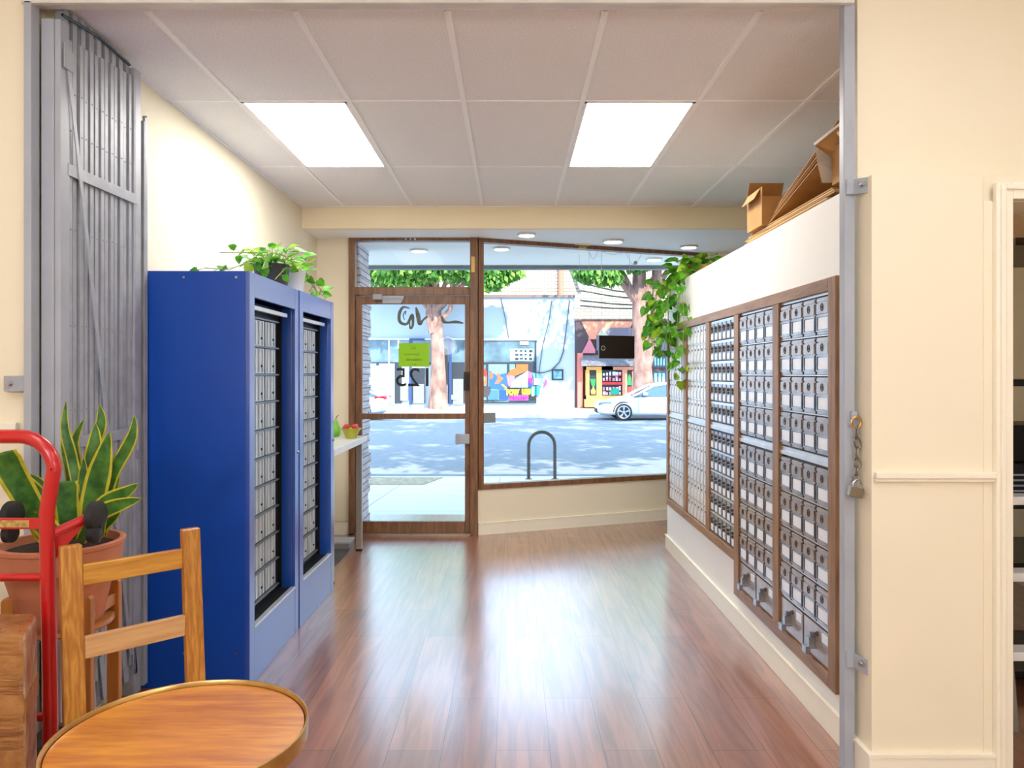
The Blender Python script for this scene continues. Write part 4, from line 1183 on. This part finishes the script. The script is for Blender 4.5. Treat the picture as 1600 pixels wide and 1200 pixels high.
def fb(m, x0, x1, y0, y1, d0=.06, d1=0., Y=YB):  # facade box from photo-plane columns and rows at the facade distance
    a = P(x0, y1, Y); b = P(x1, y0, Y); m.box(a.x, b.x, Y - d0, Y - d1, a.z, b.z); return m


def facade(name, m_, rects, parent, d0=.06, d1=0, Y=YB, bevel=0):
    m = MB()
    for i, r in enumerate(rects): fb(m, *r, d0 + .006 * i, d1, Y)
    return m.build(name, m_, parent, bevel=bevel)


sw1 = facade('shop_window', wgl, [(752, 838, 531, 629)], wb, .05)
facade('window_frame', wfr, [(752, 838, 566, 569), (770.5, 772, 569, 629), (760, 763, 569, 629), (792, 796, 569, 600), (824, 838, 569, 585), (836.5, 838, 531, 629), (752, 838, 628, 630)], sw1, .10)
facade('window_head', mat('pale metal', (206, 212, 214), .4, .3), [(750, 840, 529, 532)], sw1, .14)
facade('poster', mat('grey blue notice', (156, 182, 190), .5), [(797, 834, 545, 564)], sw1, .07)
m = MB(); rn = random.Random(4)
for j in range(3):
    for i in range(4): fb(m, 805 + i * 7.2, 805 + i * 7.2 + rn.uniform(3, 5.5), 547 + j * 6, 547 + j * 6 + rn.uniform(2.5, 4), .08)
m.build('notice_print', wfr, sw1)
m = MB(); fb(m, 812, 826, 533, 539, .09); m.build('awning_roll', mat('dusty pink', (186, 150, 150), .6), sw1)
# painted mural over the lower panes and wall
mu = thing('window_mural', 'bright graffiti mural in blue, orange, yellow and pink across the street', 'mural', (0, YB - .11, 0))


def poly(c, pts, d=.12, nm='paint'):
    q = [P(745 + x / 10.436, 525 + y / 10.436, YB - d) for x, y in pts]
    MB().prism(q, (0, .008, 0)).build(nm, mat('mural ' + str(c), c, .5, var=.05, vs=2), mu)


poly((110, 150, 236), [(190, 460), (490, 460), (490, 1040), (190, 1040)], .11)
poly((100, 170, 232), [(45, 620), (160, 660), (160, 1040), (45, 1040)], .11)
poly((238, 50, 34), [(50, 460), (160, 570), (160, 690), (50, 600)], .12)
poly((232, 96, 52), [(140, 680), (165, 640), (165, 800), (100, 800)], .13)
poly((34, 86, 196), [(200, 560), (320, 640), (490, 600), (520, 700), (500, 830), (430, 880), (200, 860)], .12)
poly((236, 98, 56), [(320, 600), (370, 610), (380, 660), (435, 690), (350, 780), (290, 780), (340, 690)], .13)
poly((232, 90, 46), [(205, 600), (260, 600), (265, 680), (215, 700)], .13)
poly((238, 140, 46), [(395, 780), (430, 785), (495, 845), (480, 870), (410, 810)], .14)
poly((56, 104, 206), [(200, 880), (350, 880), (350, 1035), (200, 1035)], .125)
poly((24, 68, 200), [(360, 880), (510, 880), (510, 1035), (360, 1035)], .125)
poly((100, 176, 234), [(535, 460), (620, 460), (620, 540), (535, 560)], .11)
poly((236, 92, 40), [(640, 460), (835, 460), (835, 560), (700, 620), (600, 660), (520, 700), (490, 640), (560, 540), (640, 520)], .13)
poly((236, 110, 190), [(485, 650), (560, 640), (620, 660), (600, 760), (520, 830), (500, 740)], .135)
poly((132, 158, 236), [(835, 560), (835, 840), (540, 840), (600, 720)], .14)
poly((214, 220, 244), [(700, 640), (712, 640), (712, 840), (700, 840)], .15)
poly((90, 120, 210), [(715, 640), (722, 640), (722, 840), (715, 840)], .15)
poly((196, 90, 190), [(835, 570), (900, 600), (905, 680), (840, 690)], .13)
poly((226, 30, 120), [(840, 690), (905, 690), (905, 760), (850, 770)], .14)
poly((44, 60, 150), [(840, 770), (905, 770), (905, 840), (840, 840)], .14)
poly((96, 176, 220), [(905, 600), (1000, 610), (1040, 670), (1035, 720), (930, 700)], .13)
poly((226, 206, 238), [(930, 690), (1035, 700), (1010, 800), (930, 800)], .14)
poly((110, 190, 230), [(1035, 700), (1100, 700), (1060, 820), (1010, 810)], .13)
poly((226, 60, 140), [(1100, 700), (1145, 720), (1145, 790), (1100, 830), (1070, 825), (1110, 770)], .14)
poly((40, 164, 214), [(885, 820), (1030, 820), (1030, 900), (1020, 970), (960, 960), (900, 985), (880, 900)], .13)
poly((170, 226, 244), [(900, 830), (935, 830), (930, 980), (895, 980)], .14)
poly((24, 26, 34), [(500, 840), (890, 840), (890, 960), (530, 965), (495, 900)], .125)
poly((20, 22, 28), [(840, 960), (970, 970), (970, 1050), (840, 1050)], .12)
poly((240, 60, 186), [(530, 965), (840, 965), (840, 1050), (530, 1050)], .14)
poly((60, 56, 60), [(45, 800), (230, 830), (230, 900), (180, 1010), (45, 980)], .13)
yel = mat('mural yellow', (246, 222, 36), .5)
text_mesh('lettering', 'POW', .33, facing(P(801, 613.5, YB - .16)) @ Matrix.Diagonal((.74, 1, 1, 1)), yel, mu, .004, .035)
text_mesh('lettering', 'UES', .33, facing(P(822, 612.5, YB - .16)) @ Matrix.Diagonal((.74, 1, 1, 1)), yel, mu, .004, .035)
text_mesh('lettering', 'Nouter', .30, facing(P(810.5, 621.5, YB - .16)) @ Matrix.Diagonal((.95, 1, 1, 1)), mat('mural purple', (90, 20, 110), .5), mu, .004, .004)
# left shop front of white building
sf = facade('shop_window', wgl, [(560, 738, 530, 568)], wb, .05)
facade('window_frame', wfr, [(560, 738, 566, 570), (700, 738, 570, 630), (617, 628, 570, 630), (645, 664, 575, 630), (690, 700, 545, 600)], sf, .07)
facade('window_frame', mat('white metal', (226, 230, 232), .4), [(607.5, 609.5, 530, 632), (577, 738, 529, 531), (622, 624, 530, 545)], sf, .12)
facade('door_panel', palebl, [(577, 588, 568, 632), (593, 607, 568, 632), (610, 617, 568, 632)], sf, .08)
facade('door_frame', navy, [(690, 704, 529, 533), (702, 706, 529, 632), (640, 644, 532, 632), (640, 664, 529, 532)], sf, .14)
facade('grille', mat('grey screen', (132, 138, 140), .5), [(646, 663, 600, 630), (708, 724, 592, 632), (626, 638, 600, 626)], sf, .10)
facade('door_poster', mat('aqua notice', (176, 232, 220), .5), [(706, 714, 617, 624)], sf, .16)
# meter frame and cables
ar = thing('wall_frame', 'small dark framed picture on the white facade', 'picture frame', P(871, 594, YB))
facade('frame', wfr, [(862, 880, 577, 594)], ar, .08)
facade('picture', mat('aqua picture', (150, 196, 206), .5, c2=(70, 120, 140), vs=3), [(864.5, 877.5, 579.5, 591.5)], ar, .10)
cab = mat('black cable', (70, 72, 78), .5)
cables = [([(838, 583), (850, 582), (862, 578), (874, 566), (880, 550), (884, 520), (890, 470)], .03),
          ([(842, 583), (848, 540), (858, 500), (862, 470)], .02), ([(795, 528), (790, 500), (783, 466)], .02)]
for i, (cc, r) in enumerate(cables):
    o = MB().tube([P(x, y, YB - .06) for x, y in cc], r, 6).build('facade_cable', cab)
    tag(o, ['black cable looping from the shop window up the white facade', 'thin straight cable rising from the window corner', 'thin cable above the window of the white facade'][i], 'cable', 'cables on the white facade')

# brown shop with wooden display front
bs = thing('brown_shop', 'brown shop with a painted pitched front next to the white building', 'building', (6.5, YB + 2, -.25))
brm = mat('dark brown stucco', (96, 66, 62), .8, var=.05, vs=1)
MB().box(3.07, 14, YB, YB + 5, -.25, 4.04).build('wall', brm, bs)
facade('coping', mat('brown coping', (120, 100, 90), .6), [(898, 1060, 498, 501)], bs, .14)


def fpoly(nm, c, pts, par, d=.10, Y=YB):
    MB().prism([P(x, y, Y - d) for x, y in pts], (0, .02, 0)).build(nm, mat('paint ' + str(c), c, .6, var=.05, vs=1.5), par)


fpoly('painted_panel', (222, 140, 112), [(908, 502), (990, 502), (976, 530), (918, 530)], bs)
fpoly('painted_panel', (196, 190, 164), [(934, 524), (941, 511), (950, 524)], bs, .14)
fpoly('painted_panel', (70, 52, 58), [(899, 502), (908, 502), (920, 526), (909, 552), (899, 552)], bs, .12)
fpoly('painted_panel', (214, 120, 128), [(921, 528), (930, 546), (930, 552), (909, 552)], bs, .13)
fpoly('painted_panel', (112, 104, 118), [(955, 512), (1045, 512), (1045, 548), (932, 548), (932, 524)], bs, .12)
facade('pilaster', mat('salmon paint', (208, 118, 106), .6), [(901.5, 909.5, 552, 636), (985, 992, 580, 622)], bs, .45)
aw = MB()
aw.hexa([P(908, 572, YB - 1.3), P(992, 572, YB - 1.3), P(996, 570, YB - .02), P(908, 570, YB - .02), P(908, 569, YB - 1.3), P(994, 569, YB - 1.3), P(1000, 556, YB - .02), P(908, 554, YB - .02)])
aw.build('awning', mat('grey awning', (120, 118, 124), .5, c2=(90, 86, 92)), bs)
yw = mat('yellow ochre wood', (232, 170, 84), .5, var=.05); pk = mat('dusty orange wood', (214, 142, 112), .6)
YS = YB - .9
facade('display_front', yw, [(916, 921, 573, 624), (932, 940.5, 573, 624), (916, 958, 573, 578), (916, 972, 618, 624), (914, 960, 624, 636)], bs, 0, -.8, YS)
facade('display_front', pk, [(958, 990, 573, 578), (972.5, 980, 573, 624), (940, 973, 573, 578)], bs, 0, -.8, YS)
facade('display_glass', wfr, [(921, 932, 578, 618), (940.5, 972.5, 578, 618), (980, 986, 578, 620)], bs, -.1, -.2, YS)
facade('shelf_panel', mat('red shelf', (206, 52, 54), .5), [(940.5, 972, 597, 601)], bs, .02, -.1, YS)
pts_ = []
m = MB(); rn = random.Random(8)
for r0, cc in ((580, 4), (588, 4), (603, 3), (610, 3)):
    for i in range(6): fb(m, 942 + i * 5, 942 + i * 5 + rn.uniform(2.5, 4.6), r0 + rn.uniform(0, 3), r0 + 7, .02, -.1, YS)
m.build('painted_goods', mat('painted goods', (200, 220, 236), .5, vs=3, c2=(226, 70, 90)), bs)
fpoly('painted_bottle', (24, 120, 60), [(922, 592), (931, 592), (930, 602), (927, 607), (924, 602)], bs, .92)
fpoly('painted_fruit', (232, 140, 70), [(923, 611), (927, 604), (931, 611), (930, 616), (924, 616)], bs, .93)
fpoly('painted_bottle', (20, 130, 70), [(981, 590), (983, 584), (986, 590), (987, 602), (980, 602)], bs, .92)
fpoly('painted_fruit', (30, 160, 130), [(953, 614), (958, 606), (966, 607), (968, 616), (955, 617)], bs, .93)
facade('painted_label', mat('red label', (206, 60, 60), .5), [(981, 987, 604, 617)], bs, .02, -.1, YS)
facade('side_window', mat('shop side glass', (60, 70, 84), .3), [(1020, 1060, 557, 574), (1020, 1060, 579, 604)], bs, .08)
m = MB()
for i in range(5): fb(m, 1022 + i * 4.5, 1024.5 + i * 4.5, 558 + (i % 2) * 2, 571, .12)
for i in range(3): fb(m, 1022 + i * 6, 1026 + i * 6, 583, 602 - i, .12)
m.build('window_lettering', mat('light blue lettering', (130, 200, 226), .5), bs)

# cream brick building behind
cbk = brick('cream brick', (188, 174, 154), (172, 158, 140), (112, 102, 92), .42, .2, .018, 'XZ', .5, .9, .4)
bb = thing('brick_building', 'tall cream brick building rising behind the shops', 'building', (4, 46, -.25))
MB().box(-4.5, 18, 43, 50, -.25, 11).build('wall', cbk, bb)
MB().tube([(2.85, 42.85, 4), (2.85, 42.85, 9.5)], .16, 10).build('downpipe', mat('rust red pipe', (190, 120, 96), .6), bb)
MB().tube([(3.2, 42.8, 8.5), (4.0, 42.8, 6.3)], .09, 8).build('conduit', mat('grey conduit', (170, 166, 166), .6), bb)
for i, (z0, z1) in enumerate(((5.55, 4.95), (5.2, 4.75), (4.75, 4.5), (4.5, 4.35))):
    o = MB().tube([(3.1 + (z0 * 0), 33.5, z0), (4.5, 33.5, (z0 + z1) / 2 - .03), (6.4, 33.5, z1)], .035, 5).build('power_line', cab)
    tag(o, 'thin power line in front of the cream brick wall, %s' % ['highest', 'second from the top', 'third from the top', 'lowest'][i], 'cable', 'power lines across the street')


# ------------------------------------------------------------ cars
tyre = mat('tyre rubber', (40, 40, 44), .7); rim = mat('alloy wheel', (196, 198, 206), .3, .6); cgl = mat('car glass', (64, 92, 116), .08, spec=.8)


def car(lab, x0, yc, L, paint, sgn=1, zg=-.40, tail=False):
    """front at x0, running to +x"""
    t = thing('car', lab, 'car', (x0 + L / 2, yc, zg))
    W = .92
    st = [(0, .30, .55, .60, .70), (.10, .22, .62, .68, .82), (.35, .18, .74, .78, .88), (.9, .17, .86, .89, .91), (1.45, .17, .93, .98, .92), (2.2, .17, .95, .99, .92),
          (3.2, .17, .97, 1.01, .92), (3.9, .17, .99, 1.04, .91), (4.4, .22, .97, 1.05, .88), (4.65, .28, .86, 1.0, .80), (4.72, .34, .70, .80, .72)]
    sc_ = L / 4.72
    m = MB(); rows = []
    for (x, zb_, zs_, zt_, hw_) in st:
        x = x0 + x * sc_
        row = [(x, yc - hw_ * .85, zg + zb_), (x, yc - hw_, zg + zb_ + .08), (x, yc - hw_ * 1.0, zg + (zb_ + zs_) / 2 + .05), (x, yc - hw_ * .97, zg + zs_ - .05), (x, yc - hw_ * .85, zg + zt_ - .01), (x, yc, zg + zt_ + .015)]
        row += [(a, 2 * yc - b, c) for a, b, c in row[-2::-1]]
        rows.append([Vector(p) for p in row])
    nn = len(rows[0])
    m.add([p for r in rows for p in r], [(i * nn + j, i * nn + (j + 1) % nn, (i + 1) * nn + (j + 1) % nn, (i + 1) * nn + j) for i in range(len(rows) - 1) for j in range(nn)]
          + [tuple(range(nn)), tuple((len(rows) - 1) * nn + j for j in range(nn))])
    o = m.build('body', paint, t, smooth=True)
    s_ = o.modifiers.new('sub', 'SUBSURF'); s_.levels = 1; s_.render_levels = 1
    # greenhouse
    gh = [(1.35, .95), (1.55, 1.03), (2.15, 1.34), (2.7, 1.43), (3.3, 1.41), (3.8, 1.27), (4.25, 1.04), (4.4, 1.0)]
    m = MB(); rows = []
    for (x, z) in gh:
        f = (z - .95) / .48; hw_ = .86 - .24 * f
        rows.append([Vector((x0 + x * sc_, yc - .86, zg + .93)), Vector((x0 + x * sc_, yc - hw_, zg + z - .03 * f)), Vector((x0 + x * sc_, yc - hw_ + .1, zg + z)), Vector((x0 + x * sc_, yc + hw_ - .1, zg + z)), Vector((x0 + x * sc_, yc + hw_, zg + z - .03 * f)), Vector((x0 + x * sc_, yc + .86, zg + .93))])
    for i in range(len(rows) - 1):
        for j in range(5): m.add([rows[i][j], rows[i][j + 1], rows[i + 1][j + 1], rows[i + 1][j]], [(0, 1, 2, 3)])
    m.add(rows[0], [tuple(range(6))]); m.add(rows[-1], [tuple(range(6))])
    m.build('windows', cgl, t, smooth=True)
    m = MB()
    rl = [(x, z) for x, z in gh]
    for sy in (-1, 1):
        pl = []
        for (x, z) in rl:
            f = (z - .95) / .48; pl.append(Vector((x0 + x * sc_, yc + sy * (.87 - .24 * f), zg + z)))
        m.tube(pl, .045, 6)
        for x in (2.85,):
            m.tube([(x0 + x * sc_, yc + sy * .63, zg + 1.42), (x0 + (x + .05) * sc_, yc + sy * .88, zg + .96)], .04, 6)
    rf = [(x0 + x * sc_, z) for x, z in gh[2:6]]
    for (xa, za), (xb, zb2) in zip(rf[:-1], rf[1:]):
        m.add([(xa, yc - .62, zg + za + .012), (xb, yc - .62, zg + zb2 + .012), (xb, yc + .62, zg + zb2 + .012), (xa, yc + .62, zg + za + .012)], [(0, 1, 2, 3)])
    m.build('roof', paint, t, smooth=True)
    for x in (.98, 3.78):
        for sy in (-1, 1):
            c = Vector((x0 + x * sc_, yc + sy * .84, zg + .33))
            m = MB().lathe([(0, -.10), (.22, -.11), (.30, -.11), (.33, -.08), (.33, .08), (.30, .11), (0, .11)], c, 32, 'Y'); wv = m.build('wheel', tyre, t, smooth=True)
            m = MB()
            m.tube([c + Vector((.235 * math.cos(a), sy * .112, .235 * math.sin(a))) for a in [2 * PI * k / 24 for k in range(24)]], .018, 6, closed=True)
            for k in range(5):
                a = 2 * PI * k / 5 + .3
                for da in (-.12, .12): m.beam(c + Vector((0, sy * .115, 0)), c + Vector((.23 * math.cos(a + da), sy * .115, .23 * math.sin(a + da))), .03, .02, (0, 1, 0))
            m.lathe([(0, -.012), (.05, -.012), (.05, .012), (0, .012)], c + Vector((0, sy * .115, 0)), 12, 'Y')
            m.build('rim', rim, wv)
            MB().tube([c + Vector((.385 * math.cos(a), sy * .035, .385 * math.sin(a))) for a in [PI * k / 16 for k in range(17)]], .03, 6).build('wheel_arch', mat('dark arch trim', (50, 52, 58), .6), t)  # dark tube following the upper half of the wheel opening
    hl = mat('headlight', (150, 170, 190), .1, spec=.9)
    for sy in (-1, 1):
        MB().hexa([(x0 + .06 * sc_, yc + sy * .60, zg + .62), (x0 + .5, yc + sy * .90, zg + .68), (x0 + .5, yc + sy * .84, zg + .74), (x0 + .08, yc + sy * .56, zg + .69),
                   (x0 + .02 * sc_, yc + sy * .72, zg + .60), (x0 + .5, yc + sy * .92, zg + .70), (x0 + .5, yc + sy * .90, zg + .76), (x0 + .05, yc + sy * .76, zg + .67)]).build('headlamp', hl, t)
        MB().box(x0 + 1.72 * sc_, x0 + 1.90 * sc_, yc + sy * .98 - .07, yc + sy * .98 + .07, zg + .98, zg + 1.10).build('mirror', paint, t, bevel=.03)
        MB().hexa([(x0 + L - .42, yc + sy * .86, zg + .84), (x0 + L - .05, yc + sy * .70, zg + .82), (x0 + L - .01, yc + sy * .45, zg + .82), (x0 + L - .3, yc + sy * .5, zg + .84),
                   (x0 + L - .42, yc + sy * .90, zg + .93), (x0 + L - .08, yc + sy * .77, zg + .95), (x0 + L - .02, yc + sy * .45, zg + .94), (x0 + L - .3, yc + sy * .5, zg + .95)]).build('tail_lamp', mat('red lens', (206, 30, 40), .2, emit=0), t)
        m = MB().box(x0 + 1.55 * sc_, x0 + 1.56 * sc_, yc + sy * .92, yc + sy * .925, zg + .30, zg + .93).box(x0 + 2.86 * sc_, x0 + 2.87 * sc_, yc + sy * .92, yc + sy * .925, zg + .30, zg + .93)
        m.build('door_seam', tyre, t)
    MB().box(x0 - .01, x0 + .08, yc - .45, yc + .45, zg + .28, zg + .45).build('grille', tyre, t, bevel=.02)
    return t


carw = mat('white car paint', (236, 240, 246), .25, var=.01, coat=.6); cars = mat('silver car paint', (190, 204, 222), .25, .2, var=.01, coat=.6)
car('white sedan parked across the street beside the mailbox wall', 3.33, 29.35, 4.75, carw)
car('silver car with red tail lamp parked across the street, seen through the door', -9.65, 29.35, 4.75, cars)

# ------------------------------------------------------------ street trees
bark = mat('pinkish grey bark', (168, 130, 116), .9, vs=3, c2=(110, 82, 74), bump=1.0, bs=9, stretch=(1, 1, .5))
fg = leafmat('tree leaf green', (92, 150, 56), (48, 100, 40), .5); fg2 = leafmat('tree leaf light', (160, 200, 90), (110, 160, 60), .5)


def tree(lab, x, y, zg, tr_, h, crown, seed, nl, ls, droop=0, branches=(), clump=0):
    rnd = random.Random(seed)
    CL = []
    if clump:
        for k in range(len(crown) * clump):
            c, r = crown[k % len(crown)]
            v = Vector((rnd.gauss(0, 1), rnd.gauss(0, 1), rnd.gauss(0, 1))).normalized() * (rnd.random() ** .4)
            CL.append(Vector(c) + Vector((v.x * r, v.y * r, v.z * r * .6)))
    t = thing('street_tree', lab, 'tree', (x, y, zg), group='street trees')
    m = MB(); pts = []; rs = []
    for k in range(9):
        f = k / 8; pts.append((x + .12 * math.sin(3 * f + seed), y + .08 * math.cos(2 * f), zg - .1 + (h + .1) * f)); rs.append(tr_ * (1.35 - .9 * min(1, f * 3) * .35) * (1 - .35 * f))
    m.tube(pts, rs, 14)
    for b in branches: m.tube(b[0], b[1], 8)
    top = Vector(pts[-1])
    cc = [c for c in crown]
    for (c, r) in cc: m.tube([top - Vector((0, 0, h * .3)), (top + Vector(c)) / 2 - Vector((0, 0, .3)), Vector(c)], [tr_ * .45, tr_ * .25, .04], 7)
    m.build('trunk', bark, t, smooth=True)
    L = MB()
    for i in range(nl):
        c, r = cc[i % len(cc)]
        v = Vector((rnd.gauss(0, 1), rnd.gauss(0, 1), rnd.gauss(0, 1))).normalized() * (rnd.random() ** .4)
        p = Vector(c) + Vector((v.x * r, v.y * r, v.z * r * .6))
        if CL: p = CL[i % len(CL)] + Vector((rnd.gauss(0, 1), rnd.gauss(0, 1), rnd.gauss(0, .6))) * .24
        a = Vector((rnd.uniform(-1, 1), rnd.uniform(-1, 1), rnd.uniform(-1, .2) - droop)).normalized()
        b = a.cross(Vector((rnd.uniform(-1, 1), rnd.uniform(-1, 1), rnd.uniform(-1, 1)))).normalized()
        s_ = ls * rnd.uniform(.6, 1.3); L.mi = 0 if rnd.random() < .6 else 1
        L.add([p, p + a * s_ * .5 + b * s_ * .28, p + a * s_, p + a * s_ * .5 - b * s_ * .28], [(0, 1, 2, 3)])
    L.build('crown', [fg, fg2], t)
    return t


tree('street tree with thick pinkish trunk in front of the white building', -3.62, 34.9, -.25, .36, 6.4,
     [((-6.6, 34.0, 6.4), 1.5), ((-5.2, 33.6, 6.3), 1.4), ((-3.4, 33.5, 6.5), 1.3), ((-2.2, 33.8, 6.5), 1.3), ((-3.8, 34.5, 9.0), 3.0), ((-4.4, 34.2, 6.3), 1.1), ((-1.1, 33.6, 5.9), .95), ((-.2, 33.6, 6.2), .7)], 1, 12000, .34, .5,
     [([P(680, 520, 34.8), P(690, 500, 34.6), P(704, 482, 34.4), P(706, 440, 34.2)], [.16, .13, .11, .08]), ([P(676, 520, 34.8), P(670, 490, 34.7), P(672, 450, 34.7)], [.2, .16, .13])])
tree('street tree with pale forked trunk behind the white sedan', 5.72, 32.4, -.25, .42, 6.6,
     [((3.3, 31.8, 5.9), .62), ((4.1, 31.8, 5.8), .7), ((5.4, 31.6, 6.5), .9), ((7.4, 31.8, 6.7), 1.3), ((5.7, 32, 9.2), 3.3), ((9.0, 31.5, 7.3), 1.8)], 2, 8000, .34, .9,
     [([(5.85, 32.3, 1.6), (6.25, 32.2, 3.2), (6.35, 32.1, 6.8)], [.25, .24, .2])])
tree('street tree on the near sidewalk, left of the view', -6.0, 12.05, -.31, .2, 4.6, [((-5.4, 12.8, 6.8), 2.6), ((-2.6, 13.2, 7.0), 2.4), ((-.4, 12.6, 7.3), 2.0), ((-2.8, 15.5, 8.6), 2.8), ((-1.5, 8.8, 6.3), 1.9), ((-4.2, 9.2, 6.6), 1.9), ((-7, 12, 7), 2), ((-1.0, 17.0, 8.2), 2.4), ((-4.5, 18.0, 8.4), 2.6)], 3, 8000, .36, clump=24)
tree('street tree on the near sidewalk, right of the view', 6.6, 12.05, -.31, .2, 4.6, [((6.4, 12.8, 6.8), 2.6), ((4.2, 13.0, 7.0), 2.4), ((2.0, 13.2, 7.4), 2.2), ((4.6, 15.5, 8.6), 2.8), ((1.2, 8.8, 6.5), 1.9), ((3.6, 9.0, 6.4), 2.0), ((6.2, 9.2, 6.6), 2.0), ((3.2, 10.8, 7.0), 1.8), ((.8, 11.2, 7.2), 1.8), ((1.6, 16.0, 8.4), 2.4), ((8.5, 14.4, 7.6), 2.6), ((3.6, 18.5, 8.6), 2.6), ((7.2, 18.0, 8.4), 2.6)], 4, 15000, .36, clump=24)
tree('street tree farther along the near sidewalk, right', 15.5, 12.05, -.31, .22, 5.0, [((15.5, 12.8, 7.0), 2.6), ((13.0, 13.4, 7.2), 2.0), ((17.5, 12.6, 7.2), 2.4), ((14.5, 14.5, 9.0), 2.8)], 6, 7500, .42)
